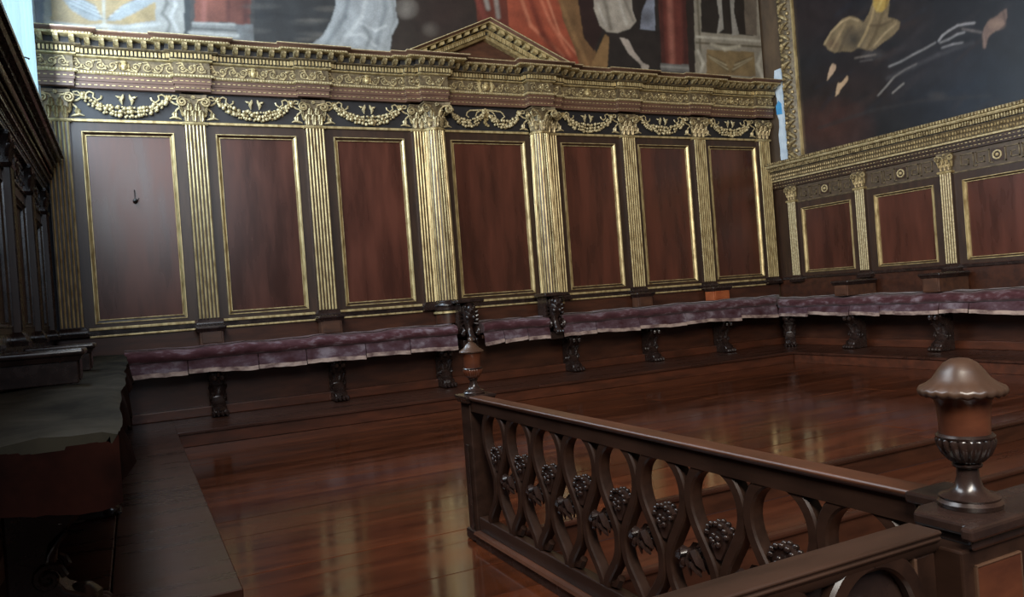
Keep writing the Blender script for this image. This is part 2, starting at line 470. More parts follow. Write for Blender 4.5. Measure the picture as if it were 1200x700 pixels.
def make_pilaster(label, loc, rot, w, d, hs, hc, ribs, group, name='pilaster', ribmat='gilt', ring='gilt', lm='oldgilt', bm='brown_gilt'):
    t = thing(name, label, 'pilaster', loc, rot, group)
    hw = w / 2
    obj('shaft', MB().box(-hw, hw, -d, 0.0, 0.05, hs), 'stile', t, smooth=0)
    rb = MB(); p = w / ribs
    for i in range(ribs):
        x = -hw + p * (i + .5)
        rr = p * .34
        rb.prism([(x - rr, -d + .002), (x - rr * .7, -d - rr * .7), (x, -d - rr), (x + rr * .7, -d - rr * .7), (x + rr, -d + .002)], 0.07, hs - .02, 'z')
    obj('gilded_fluting', rb, ribmat, t, kind='stuff')
    obj('pilaster_base', MB().sweep([(-hw, .0), (-hw, -d), (hw, -d), (hw, .0)], [(0, -.07), (.05, -.07), (.055, -.03), (.035, -.02), (.035, .0), (.02, .03), (.0, .06)]), 'dark', t)
    obj('neck_ring', MB().sweep([(-hw, .0), (-hw, -d), (hw, -d), (hw, .0)], [(0, hs - .025), (.02, hs - .02), (.03, hs), (.02, hs + .02), (0, hs + .025)]), ring, t)
    make_capital(w, hc, d, t, hs + .02, lm, bm)
    return t

BP = [-0.74, 1.036, 2.797, 4.577, 7.034, 8.77, 10.497, 12.213]
blabels = ['fluted gilded pilaster in the shadowed left corner of the back wall',
           'fluted gilded pilaster of the back wall, second from the left corner',
           'fluted gilded pilaster of the back wall, third from the left corner',
           'fluted gilded pilaster tucked behind the left column of the pediment',
           'fluted gilded pilaster tucked behind the right column of the pediment',
           'fluted gilded pilaster of the back wall, next right of the pediment columns',
           'fluted gilded pilaster of the back wall, second from the right corner',
           'fluted gilded pilaster beside the right corner of the back wall']
zb0 = -0.05
for i, x in enumerate(BP):
    loc = (x, YB, zb0)
    if i == 0:
        pil0 = make_pilaster(blabels[0], loc, BACK, .30, .07, 2.945 * fz + .05, .41, 6, 'gilded pilasters of the back wall')
    else:
        dup(pil0, loc, BACK, blabels[i])

def make_column(label, loc):
    t = thing('fluted_column', label, 'column', loc, BACK, 'columns under the pediment')
    r = .165; hs = 2.945 * fz + .05
    obj('shaft', MB().lathe([(r * 1.08, .06), (r * 1.1, .9), (r * 1.06, 1.8), (r * .95, hs)], 40), 'stile', t)
    rb = MB()
    for k in range(22):
        a = 2 * PI * k / 22
        rb.tube([(math.cos(a) * q, math.sin(a) * q, z) for q, z in ((r * 1.08, .08), (r * 1.1, .9), (r * 1.06, 1.8), (r * .95, hs - .02))], .016, 6, up=(math.cos(a), math.sin(a), 0))
    obj('gilded_fluting', rb, 'gilt', t, kind='stuff')
    obj('column_base', MB().lathe([(r * 1.1, .07), (r * 1.2, .04), (r * 1.32, .02), (r * 1.35, -.01), (r * 1.25, -.03), (r * 1.42, -.05), (r * 1.42, -.09), (r * 1.2, -.1)], 32), 'dark', t)
    obj('gilded_ring', MB().lathe([(r * 1.2, -.1), (r * 1.46, -.11), (r * 1.46, -.14), (r * 1.2, -.15)], 32), 'gilt', t)
    obj('pedestal', MB().lathe([(r * 1.25, -.15), (r * 1.25, -.31)], 32), 'bench', t)
    obj('neck_ring', MB().lathe([(r * .95, hs - .03), (r * 1.12, hs - .02), (r * 1.15, hs), (r * 1.05, hs + .02)], 32), 'gilt', t)
    z = hs + .02; h = .41
    cap = obj('capital', MB().lathe([(r * .92, z), (r * .95, z + h * .4), (r * 1.1, z + h * .75), (r * 1.3, z + h * .88)], 24), 'brown_gilt', t)
    lm = obj('leaf', MB().leaf((0, -r * .95, z + .01), h * .44, r * .75, h * .16), 'oldgilt', cap, rotz=-PI * .75)
    for k in range(1, 7):
        c = dup(lm, (0, 0, 0), rotz=-PI * .75 + k * PI / 4, parent=cap)
    lm = obj('leaf', MB().leaf((0, -r * .98, z + h * .24), h * .5, r * .65, h * .2), 'oldgilt', cap, rotz=-PI * .62)
    for k in range(1, 6):
        dup(lm, (0, 0, 0), rotz=-PI * .62 + k * PI / 4, parent=cap)
    vo = MB().tube([(p[0], -r * 1.5, z + h * .72 + p[2]) for p in spiral(0, 0, h * .17, 1.7, PI / 2 + .3, 1, 18)], h * .04, 6)
    for sx in (-1, 1):
        obj('volute', MB().tube([(sx * r * .3, -r * 1.1, z + h * .66), (sx * r * .7, -r * 1.2, z + h * .84)] + [(sx * (r * 1.2 - p[0]), -r * 1.4, z + h * .72 + p[2]) for p in spiral(0, 0, h * .17, 1.7, PI / 2 + .3, 1, 18)], h * .04, 6), 'oldgilt', cap)
        obj('volute', MB().tube([(sx * r * 1.4, -r * .3 - p[0], z + h * .72 + p[2]) for p in spiral(0, 0, h * .16, 1.7, PI / 2 + .3, 1, 18)], h * .04, 6, up=(sx, 0, 0)), 'oldgilt', cap)
    ab = MB(); q = r * 1.42
    for t0, t1, k in ((.88, .93, .94), (.93, 1.0, 1.0)):
        ab.prism([(-q * k, q), (q * k, q), (q * k, -q * k), (q * .35, -q * k + .04), (-q * .35, -q * k + .04), (-q * k, -q * k)], z + h * t0, z + h * t1, 'z')
    obj('abacus', ab, 'brown_gilt', cap)
    ro = MB()
    for k in range(6):
        a = k * PI / 3
        ro.blob((math.cos(a) * .022, -q * .95, z + h * .9 + math.sin(a) * .022), .014, 6, 3)
    obj('rosette', ro, 'oldgilt', cap)
    return t
CY = YB - 0.09
make_column('round fluted gilded column carrying the left end of the pediment', (4.795, CY, zb0))
make_column('round fluted gilded column carrying the right end of the pediment', (6.817, CY, zb0))

# ------------------------------------------------------------------ panels
def make_panel(label, loc, rot, bw, pw, z0, z1, p0, p1, group, frame=.065, off=0.0, gm='gilt', pm='panel'):
    """bay: stiles and rails around a sunk board with a gilded moulding; loc is bay centre at wall plane, z relative"""
    t = thing('wainscot_bay', label, 'panelling', loc, rot, group)
    hb = bw / 2; hp = pw / 2; o = off
    obj('stile', MB().box(-hb, o - hp, 0.0, .05, z0, z1), 'stile', t, smooth=0)
    obj('stile', MB().box(o + hp, hb, 0.0, .05, z0, z1), 'stile', t, smooth=0)
    obj('panel_rail', MB().box(o - hp, o + hp, 0.0, .05, z0, p0), 'stile', t, smooth=0)
    obj('panel_rail', MB().box(o - hp, o + hp, 0.0, .05, p1, z1), 'stile', t, smooth=0)
    obj('panel_board', MB().box(o - hp + .02, o + hp - .02, .035, .055, p0 + .02, p1 - .02), pm, t, smooth=0)
    f = frame
    beads = ([(0.0, -.002), (.006, -.022), (.016, -.022), (.02, .0), (.02, .04), (0, .04)], [(f - .016, .03), (f - .013, .008), (f - .004, .008), (f, .03), (f, .04), (f - .016, .04)])
    slope_ = [(.02, -.008), (f - .016, .018), (f - .016, .04), (.02, .04)]   # (inset, y)
    cs = [(o - hp, p0, 1, 1), (o + hp, p0, -1, 1), (o + hp, p1, -1, -1), (o - hp, p1, 1, -1)]
    for k in range(4):
        a = cs[k]; b = cs[(k + 1) % 4]
        mb = MB()
        for prof in beads:
            mb.loft([[(c[0] + c[2] * i, y, c[1] + c[3] * i) for i, y in prof] for c in (a, b)])
        g = obj('gilded_moulding' if gm == 'gilt' else 'moulding', mb, gm, t)
        obj('moulding_slope', MB().loft([[(c[0] + c[2] * i, y, c[1] + c[3] * i) for i, y in slope_] for c in (a, b)]), gm if k in (1, 3) else 'stile', t, smooth=0)
    return t
bays = [(.142, 1.207), (1.914, 1.197), (3.69, 1.186), (5.83, 1.44), (7.892, 1.197), (9.63, 1.232), (11.394, 1.266)]
plabels = ['tall dark panel with bluish sheen nearest the left corner of the back wall',
           'tall mahogany panel of the back wall, second from the left corner',
           'tall mahogany panel just left of the pediment columns',
           'wide mahogany panel under the pediment between the two round columns',
           'tall mahogany panel just right of the pediment columns',
           'tall mahogany panel of the back wall, second from the right corner',
           'tall dark panel of the back wall nearest the right corner']
gates = BP[:3] + [BP[3], BP[4]] + BP[5:]
edges = [(-.74, 1.036), (1.036, 2.797), (2.797, 4.577), (4.577, 7.034), (7.034, 8.77), (8.77, 10.497), (10.497, 12.213)]
for i, ((cx, pw), (a, b)) in enumerate(zip(bays, edges)):
    mid = (a + b) / 2
    t = make_panel(plabels[i], (mid, YB, 0), BACK, b - a - .002, pw, -.0, 2.92, .044, 2.775, 'tall panels of the back wall', off=cx - mid)
    if i == 0:
        hk = MB().tube([(0, .03, .16), (0, -.005, .13), (0, -.01, .05), (0, -.03, 0), (0.03, -.05, .005), (.05, -.04, .03)], .008, 6)
        hk.blob((0, 0, 0), .035, 8, 4)
        obj('iron_hook', hk, 'iron', t, loc=(cx - mid + .02, 0.0, 1.78))

# garland friezes
def flat_ribbon(mb, pts, w=.016):
    mb.tube(pts, w, 6, sq=(.45, 1.0))
def make_garland(label, cx, bw, double=False):
    t = thing('garland_frieze', label, 'garland', (cx, YB, 2.93), BACK, 'carved garlands of the back wall')
    h = .435; hw = bw / 2
    obj('frieze_board', MB().box(-hw, hw, .0, .05, .0, h), 'black', t, smooth=0)
    obj('gilded_fillet', MB().box(-hw, hw, -.035, .0, -.03, .012), 'gilt', t, smooth=0, bevel=.008)
    sw = hw - .22
    spans = [(-sw, sw)] if not double else [(-sw - .05, -.03), (.03, sw + .05)]
    rr = random.Random(int(abs(cx) * 100))
    for a, b in spans:
        g = MB(); n = int((b - a) / .036)
        for k in range(n + 1):
            u = k / n; x = a + (b - a) * u; s = 4 * u * (1 - u)
            z = .33 - (.215 if not double else .2) * s ** .75
            th = .026 + .034 * s
            for q in range(3):
                g.blob((x + rr.uniform(-.016, .016), -.015 - rr.uniform(0, .06), z + (q - 1) * th * .95 + rr.uniform(-.012, .012)), rr.uniform(.018, .034), 8, 5)
        obj('fruit_swag', g, 'cream_gilt', t, kind='stuff')
    for sx in (-1, 1):
        x = sx * (sw + (.05 if double else 0)); z = .35
        f = MB()
        for k in range(6):
            a = k * PI / 3
            f.blob((x + math.cos(a) * .032, -.03, z + math.sin(a) * .032), (.02, .018, .02), 6, 4)
        f.blob((x, -.045, z), .018, 6, 4)
        obj('rosette', f, 'gilt', t)
        r1 = MB()
        flat_ribbon(r1, [(x + sx * .02, -.02, z), (x + sx * .07, -.03, z + .045), (x + sx * .12, -.02, z + .04), (x + sx * .11, -.02, z), (x + sx * .05, -.02, z - .01)], .013)
        flat_ribbon(r1, [(x + sx * .03, -.02, z - .04), (x + sx * .08, -.03, z - .08), (x + sx * .14, -.02, z - .09), (x + sx * .15, -.03, z - .13), (x + sx * .1, -.02, z - .17), (x + sx * .08, -.02, z - .22)], .015)
        r1.leaf((x + sx * .08, -.015, z - .29), .1, .09, .02)
        r1.tube([(x + sx * .0, -.02, .055), (x + sx * .06, -.025, .075), (x + sx * .13, -.02, .06), (x + sx * .17, -.02, .045)], [.006, .02, .018, .005], 6)
        obj('ribbon', r1, 'cream_gilt', t)
        if not double:
            r2 = MB()
            flat_ribbon(r2, [(x - sx * .03, -.02, z + .02), (x - sx * .08, -.03, z + .05), (x - sx * .13, -.02, z + .03), (x - sx * .12, -.03, z - .03), (x - sx * .17, -.02, z - .07), (x - sx * .22, -.03, z - .04), (x - sx * .23, -.02, z)], .013)
            obj('ribbon', r2, 'cream_gilt', t)
            b = MB()
            b.tube([(sx * .04, -.02, .38), (sx * .05, -.035, .33), (sx * .075, -.035, .29), (sx * .06, -.02, .23)], [.008, .024, .028, .006], 6)
            b.tube([(sx * .055, -.03, .33), (sx * .11, -.035, .335), (sx * .14, -.02, .355)], [.012, .018, .004], 6)
            obj('carved_leaf', b, 'cream_gilt', t)
        else:
            r2 = MB()
            for dx in (.16, .34):
                flat_ribbon(r2, [(sx * .05, -.02, .38), (sx * (dx - .05), -.03, .36), (sx * dx, -.02, .33), (sx * (dx + .03), -.03, .27), (sx * (dx - .02), -.02, .24)], .013)
            obj('ribbon', r2, 'cream_gilt', t)
    if double:
        f = MB()
        for k in range(8):
            a = k * PI / 4
            f.blob((math.cos(a) * .045, -.03, .34 + math.sin(a) * .045), (.026, .02, .026), 6, 4)
        f.blob((0, -.05, .34), .028, 6, 4)
        for k in range(12):
            f.blob((R.uniform(-.035, .035), -.03, .1 + .016 * k), .026, 6, 4)
        obj('centre_flower', f, 'gilt', t)
    return t
glabels = ['carved gilt fruit garland nearest the left corner of the back wall',
           'carved gilt fruit garland above the second tall panel from the left corner',
           'carved gilt fruit garland just left of the pediment columns',
           'double gilt garland with central flower under the pediment',
           'carved gilt fruit garland just right of the pediment columns',
           'carved gilt fruit garland above the second panel from the right corner',
           'carved gilt fruit garland above the panel in the right corner']
for i, (a, b) in enumerate(edges):
    cut = .16
    a2 = a + cut + (.28 if i == 3 else 0); b2 = b - cut - (.28 if i == 3 else 0)
    make_garland(glabels[i], (a2 + b2) / 2, b2 - a2 + .08, i == 3)

# baseboard strip above the seat
tr = struct('trim_1', MB().box(-.95, 12.42, YB - .0, YB + .05, -.62, -.002), 'bench', smooth=0)
for (a, b) in edges:
    a2 = a + .2 + (.22 if a == 4.577 else 0); b2 = b - .2 - (.22 if a == 4.577 else 0)
    obj('gilded_fillet', MB().box(a2, b2, YB - .05, YB, -.045, -.005), 'gilt', tr, loc=(0, 0, EYE * 0), smooth=0, bevel=.008)
    obj('gilded_fillet', MB().box(a2, b2, YB - .04, YB, -.145, -.115), 'gilt', tr, smooth=0, bevel=.008)
    obj('dark_moulding', MB().box(a2 - .03, b2 + .03, YB - .03, YB, -.115, -.045), 'dark', tr, smooth=0)

# ------------------------------------------------------------------ entablature of the back wall
ENT0 = 3.364
PH = .08; CH = .17; RW = .205
path = [(-.95, 0.0)]
def step(x0, x1, d):
    base = path[-1][1]
    path.extend([(x0, base), (x0, -d), (x1, -d), (x1, base)])
path = [(-.95, -PH), (BP[0] + RW, -PH), (BP[0] + RW, 0)]
for x in BP[1:3]: step(x - RW, x + RW, PH)
path += [(4.37, 0), (4.37, -PH), (4.60, -PH), (4.60, -CH), (4.99, -CH), (4.99, 0), (6.61, 0), (6.61, -CH), (7.02, -CH), (7.02, -PH), (7.24, -PH), (7.24, 0)]
for x in BP[5:7]: step(x - RW, x + RW, PH)
path += [(BP[7] - RW, 0), (BP[7] - RW, -PH), (12.43, -PH)]
EO = (5.8, YB, ENT0)
ent = thing('entablature', 'carved gilded entablature with modillions along the top of the back panelling', 'entablature', EO)
pathw = [(x, YB - .05 + y) for x, y in path]
z0 = ENT0
def emb(): return MB()
obj('architrave', emb().sweep(pathw, [(-.05, z0), (.04, z0), (.04, z0 + .095), (.055, z0 + .095), (.055, z0 + .19), (-.05, z0 + .19)]), 'arch', ent, org=EO, smooth=0)
obj('bead_moulding', emb().sweep(pathw, [(0, z0 + .19), (.07, z0 + .19), (.085, z0 + .21), (.07, z0 + .235), (0, z0 + .235)]), 'gilt', ent, org=EO)
obj('frieze_band', emb().sweep(pathw, [(-.05, z0 + .235), (.045, z0 + .235), (.045, z0 + .42), (-.05, z0 + .42)]), 'brown_gilt', ent, org=EO, smooth=0)
obj('ogee_moulding', emb().sweep(pathw, [(0, z0 + .42), (.06, z0 + .42), (.085, z0 + .435), (.09, z0 + .45), (0, z0 + .45)]), 'gilt', ent, org=EO)
obj('dentil_bed', emb().sweep(pathw, [(-.05, z0 + .45), (.085, z0 + .45), (.085, z0 + .53), (-.05, z0 + .53)]), 'black', ent, org=EO, smooth=0)
obj('ovolo_moulding', emb().sweep(pathw, [(0, z0 + .53), (.13, z0 + .53), (.16, z0 + .55), (.16, z0 + .56), (0, z0 + .56)]), 'brown_gilt', ent, org=EO)
obj('modillion_bed', emb().sweep(pathw, [(-.05, z0 + .56), (.15, z0 + .56), (.15, z0 + .64), (-.05, z0 + .64)]), 'black', ent, org=EO, smooth=0)
obj('bead_moulding', emb().sweep(pathw, [(-.05, z0 + .64), (.30, z0 + .64), (.31, z0 + .655), (.30, z0 + .67), (-.05, z0 + .67)]), 'gilt', ent, org=EO)
obj('crown_fillet', emb().sweep(pathw, [(-.05, z0 + .715), (.362, z0 + .715), (.362, z0 + .726), (-.05, z0 + .726)]), 'cream_gilt', ent, org=EO, smooth=0)
obj('crown_cornice', emb().sweep(pathw, [(-.05, z0 + .67), (.31, z0 + .67), (.32, z0 + .685), (.355, z0 + .7), (.36, z0 + .715), (-.05, z0 + .715)]), 'arch', ent, org=EO)
# small repeats that cannot be picked apart
def along(path, d, pitch, fn, minlen=.1, front_only=False):
    P = [Vector(p) for p in path]
    offs = []
    for i, p in enumerate(P):
        ns = []
        for a, b in ((i - 1, i), (i, i + 1)):
            if a >= 0 and b < len(P):
                t = (P[b] - P[a]).normalized(); ns.append(Vector((t.y, -t.x)))
        off = ns[0] + ns[1] if len(ns) == 2 and abs(ns[0].dot(ns[1])) < .9 else ns[0]
        offs.append(p + off * d)
    for a, b in zip(offs[:-1], offs[1:]):
        t = b - a; ln = t.length
        if ln < minlen: continue
        t.normalize(); n = Vector((t.y, -t.x))
        if front_only and n.y > -.9: continue
        c = max(1, int(round(ln / pitch)))
        for k in range(c):
            fn(a + t * (ln * (k + .5) / c), t, n, ln / c)
def box_at(mb, p, t, n, w, d, z0, z1):
    q = [p - t * (w / 2), p + t * (w / 2), p + t * (w / 2) + n * d, p - t * (w / 2) + n * d]
    mb.prism([(a.x, a.y) for a in q], z0, z1, 'z')
dm = MB(); along(pathw, .085, .052, lambda p, t, n, w: box_at(dm, p, t, n, w * .58, .05, z0 + .46, z0 + .525), .04)
obj('dentils', dm, 'gilt', ent, org=EO, kind='stuff', smooth=0)
bd = MB(); along(pathw, .3, .04, lambda p, t, n, w: box_at(bd, p, t, n, w * .6, .022, z0 + .645, z0 + .665), .04)
along(pathw, .082, .04, lambda p, t, n, w: box_at(bd, p, t, n, w * .6, .014, z0 + .198, z0 + .226), .04)
obj('bead_row', bd, 'cream_gilt', ent, org=EO, kind='stuff', smooth=0)
ds = MB()
for zz, dd in ((.045, .04), (.14, .055)):
    along(pathw, dd, .075, lambda p, t, n, w: box_at(ds, p, t, n, w * .55, .008, z0 + zz - .006, z0 + zz + .006), .04)
obj('dotted_inlay', ds, 'gilt', ent, org=EO, kind='stuff', smooth=0)
modm = MB().loft([[(-.035, 0, .0), (.035, 0, .0), (.035, 0, .075), (-.035, 0, .075)], [(-.035, -.06, .0), (.035, -.06, .0), (.035, -.06, .075), (-.035, -.06, .075)], [(-.035, -.1, .02), (.035, -.1, .02), (.035, -.1, .075), (-.035, -.1, .075)], [(-.03, -.14, .045), (.03, -.14, .045), (.03, -.14, .075), (-.03, -.14, .075)]])
mod0 = []
def put_mod(p, t, n, w):
    loc = (p.x - EO[0], p.y - EO[1], z0 + .563 - EO[2])
    if not mod0: mod0.append(obj('modillion', modm, 'oldgilt', ent, loc=loc, smooth=0))
    else: dup(mod0[0], loc, parent=ent)
along(pathw, .15, .17, put_mod, .1, True)
# scrolls of the frieze
sc = MB()
def scrolls(a, b, yy):
    n = max(2, int(round((b - a) / .15)));
    w = (b - a) / n
    for k in range(n):
        x = a + w * (k + .5); s = 1 if k % 2 else -1
        zc = z0 + .327
        sc.tube([(x + (p[0]), yy - .006, zc + p[2]) for p in spiral(0, 0, .068, 1.5, (PI if s > 0 else 0) , s, 14)], .012, 5)
        sc.tube([(x - w * .55, yy - .004, zc - s * .06), (x, yy - .01, zc - s * .075), (x + w * .5, yy - .004, zc + s * .05)], [.006, .016, .006], 5)
        sc.blob((x, yy - .012, zc), .02, 6, 3)
        sc.blob((x + w * .4, yy - .008, zc + s * .05), (.028, .014, .018), 6, 3)
for (xa, ya), (xb, yb2) in zip(pathw[:-1], pathw[1:]):
    if abs(ya - yb2) < 1e-6 and xb - xa > .15: scrolls(xa + .01, xb - .01, ya - .045)
obj('scroll_carving', sc, 'oldgilt', ent, org=EO, kind='stuff')
for i, (a, b) in enumerate(edges):
    x = (a + b) / 2 if i != 3 else 5.81
    fm = MB(); y = YB - .05 - .06; zc = z0 + .325
    fm.blob((x, y, zc), (.05, .035, .06), 8, 6); fm.blob((x, y - .035, zc - .01), (.014, .018, .02), 6, 4)
    for s in (-1, 1):
        fm.blob((x + s * .02, y - .03, zc + .015), .01, 6, 4); fm.blob((x + s * .055, y + .005, zc), (.02, .025, .05), 6, 4)
    fm.blob((x, y - .02, zc + .055), (.045, .03, .022), 6, 4)
    if i == 3:
        for s in (-1, 1):
            fm.tube([(x + s * .1, y + .02, zc - .08), (x + s * .13, y, zc), (x + s * .1, y + .02, zc + .085)], .028, 6)
    obj('carved_mask', fm, 'gilt', ent, org=EO)

# ------------------------------------------------------------------ pediment
ZT = z0 + .715
PX, PHW, PRISE = 5.815, 1.60, .70
PO = (PX, YB, ZT)
ped = thing('pediment', 'gilded triangular pediment over the two round columns of the back wall', 'pediment', PO)
slope = PRISE / PHW
zl = ZT + .005
def rake(sgn, h0, h1, d0, d1, dback=.0):
    """band between depths h0 > h1 below the crown line (vertical), from eaves to ridge"""
    mbk = MB()
    def xat(h): return PHW - max(0.0, -h) / slope if h < 0 else PHW
    rings = []
    for ridge in (False, True):
        ring = []
        for h, d in ((h0, dback), (h0, d0), (h1, d1), (h1, dback)):
            x = 0.0 if ridge else xat(h)
            zz = ZT + PRISE + h - slope * x
            ring.append((PX + sgn * x, YB - d, max(zz, ZT - .0)))
        rings.append(ring)
    return mbk.loft(rings)
for sgn in (-1, 1):
    obj('raking_fillet', rake(sgn, 0, -.014, .50, .50), 'cream_gilt', ped, org=PO, smooth=0)
    obj('raking_crown', rake(sgn, -.014, -.046, .485, .45), 'arch', ped, org=PO, smooth=0)
    obj('raking_fillet', rake(sgn, -.046, -.066, .44, .43), 'gilt', ped, org=PO, smooth=0)
    obj('raking_bed', rake(sgn, -.066, -.145, .27, .27), 'black', ped, org=PO, smooth=0)
    obj('raking_fillet', rake(sgn, -.145, -.168, .31, .29), 'gilt', ped, org=PO, smooth=0)
    obj('raking_bed', rake(sgn, -.168, -.235, .24, .24), 'black', ped, org=PO, smooth=0)
    obj('raking_fillet', rake(sgn, -.235, -.275, .27, .22), 'gilt', ped, org=PO, smooth=0)
    dn = MB(); c = 26
    for k in range(c):
        x = .03 + (PHW - .56) * (k + .5) / c; dx = .0135
        zz = ZT + PRISE - .172
        dn.prism([(PX + sgn * (x - dx), zz - slope * (x - dx)), (PX + sgn * (x + dx), zz - slope * (x + dx)), (PX + sgn * (x + dx), zz - .055 - slope * (x + dx)), (PX + sgn * (x - dx), zz - .055 - slope * (x - dx))], YB - .305, YB - .235, 'y')
    obj('dentils', dn, 'gilt', ped, org=PO, kind='stuff', smooth=0)
    m = MB().prism([(0, 0), (sgn * .085, -slope * .085), (sgn * .085, -slope * .085 - .055), (0, -.055)], -.4, -.26, 'y')
    m0 = obj('modillion', m, 'gilt', ped, loc=(sgn * .05, 0, PRISE - .07 - slope * .05), smooth=0)
    for k in range(1, 9):
        x = .05 + .158 * k
        dup(m0, (sgn * x, 0, PRISE - .07 - slope * x), parent=ped)
ih = .262
obj('tympanum', MB().prism([(PX - PHW + ih / slope, ZT), (PX + PHW - ih / slope, ZT), (PX, ZT + PRISE - ih)], YB - .1, YB - .0, 'y'), 'wood', ped, org=PO, smooth=0)

# ------------------------------------------------------------------ side wainscots (right and left)
SZ = 1.549    # capital foot
def side_entablature(label, loc, rot, x0, x1, ret=None, G=None):
    g = (lambda n: n) if G is None else (lambda n: G)
    """local x along wall; moulding stack z 1.90..2.396"""
    t = thing('side_cornice', label, 'cornice', loc, rot)
    pth = [(x0, 0), (x1, 0)]
    if ret == 'end': pth = [(x0, .0), (x1, 0), (x1, .3)]
    obj('fascia', MB().sweep(pth, [(-.03, 1.86), (.05, 1.86), (.05, 1.93), (.065, 1.93), (.065, 2.0), (-.03, 2.0)]), g('stile'), t, smooth=0)
    obj('leaf_moulding', MB().sweep(pth, [(0, 2.0), (.08, 2.0), (.09, 2.03), (.11, 2.04), (.12, 2.13), (.16, 2.2), (0, 2.2)]), g('brown_gilt'), t)
    obj('gilded_fillet', MB().sweep(pth, [(0, 2.005), (.1, 2.005), (.105, 2.02), (.1, 2.035), (0, 2.035)]), g('cream_gilt'), t)
    obj('dentil_bed', MB().sweep(pth, [(-.03, 2.2), (.15, 2.2), (.15, 2.29), (-.03, 2.29)]), 'black', t, smooth=0)
    obj('gilded_fillet', MB().sweep(pth, [(-.03, 2.29), (.24, 2.29), (.26, 2.31), (.25, 2.335), (-.03, 2.335)]), g('cream_gilt'), t)
    obj('crown_moulding', MB().sweep(pth, [(-.03, 2.335), (.25, 2.335), (.27, 2.36), (.28, 2.39), (-.03, 2.396)]), g('brown_gilt'), t)
    d1 = MB(); pt = [(x0, 0), (x1, 0)]
    along(pt, .15, .045, lambda p, tt, n, w: box_at(d1, p, tt, n, w * .55, .045, 2.215, 2.285), .04)
    along(pt, .26, .055, lambda p, tt, n, w: box_at(d1, p, tt, n, w * .6, .03, 2.34, 2.385), .04)
    obj('dentils', d1, g('oldgilt'), t, kind='stuff', smooth=0)
    d2 = MB()
    for row, (dd, zc) in enumerate(((.112, 2.075), (.135, 2.145))):
        along(pt, dd, .05, lambda p, tt, n, w: d2.blob((p.x + n.x * .006 + tt.x * (w * .5 * row), p.y - .006, zc), (.017, .018, .03), 5, 3), .04)
    obj('leaf_row', d2, g('oldgilt'), t, kind='stuff')
    d3 = MB()
    for zz, dd in ((1.9, .05), (1.965, .065)):
        along(pt, dd, .07, lambda p, tt, n, w: box_at(d3, p, tt, n, w * .5, .008, zz - .007, zz + .007), .04)
    obj('dotted_inlay', d3, g('oldgilt'), t, kind='stuff', smooth=0)
    return t
# right: local x = YB - y
def RX(y): return YB - y
side_entablature('gilded cornice on top of the low panelling of the right wall', (XR, YB, 0), RIGHT, .02, 6.6)
RP = [11.87, 10.2, 8.48, 6.76]
rlab = ['slim gilded pilaster of the right wall, in the corner', 'slim gilded pilaster of the right wall, second from the corner', 'slim gilded pilaster of the right wall, third from the corner', 'slim gilded pilaster of the right wall, fourth from the corner']
for i, y in enumerate(RP):
    loc = (XR, y, -.05)
    if i == 0: rp0 = make_pilaster(rlab[0], loc, RIGHT, .21, .06, SZ + .05, .30, 5, 'slim pilasters of the side walls', ribmat='cream_gilt')
    else: dup(rp0, loc, RIGHT, rlab[i])
llab = ['slim dark pilaster in shadow on the left wall, near the far corner', 'slim dark pilaster in shadow on the left wall, beyond the far armrest', 'slim dark pilaster in shadow above the far armrest of the left bench', 'slim dark pilaster in shadow above the big armrest of the left bench']
for i, y in enumerate([11.87, 10.2, 8.48, 6.76]):
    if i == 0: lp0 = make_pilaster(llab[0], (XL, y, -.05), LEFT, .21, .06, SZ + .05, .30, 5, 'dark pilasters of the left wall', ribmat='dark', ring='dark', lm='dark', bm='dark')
    else: dup(lp0, (XL, y, -.05), LEFT, llab[i])
rb = [(12.3, 11.87, 'narrow blank panel in the corner of the right wall'), (11.87, 10.2, 'low square panel of the right wall nearest the corner'), (10.2, 8.48, 'low square panel of the right wall, second from the corner'), (8.48, 6.76, 'low square panel of the right wall with a cloudy sheen, third from the corner')]
pc = [None, (11.06, 1.22), (9.34, 1.19), (7.63, 1.2)]
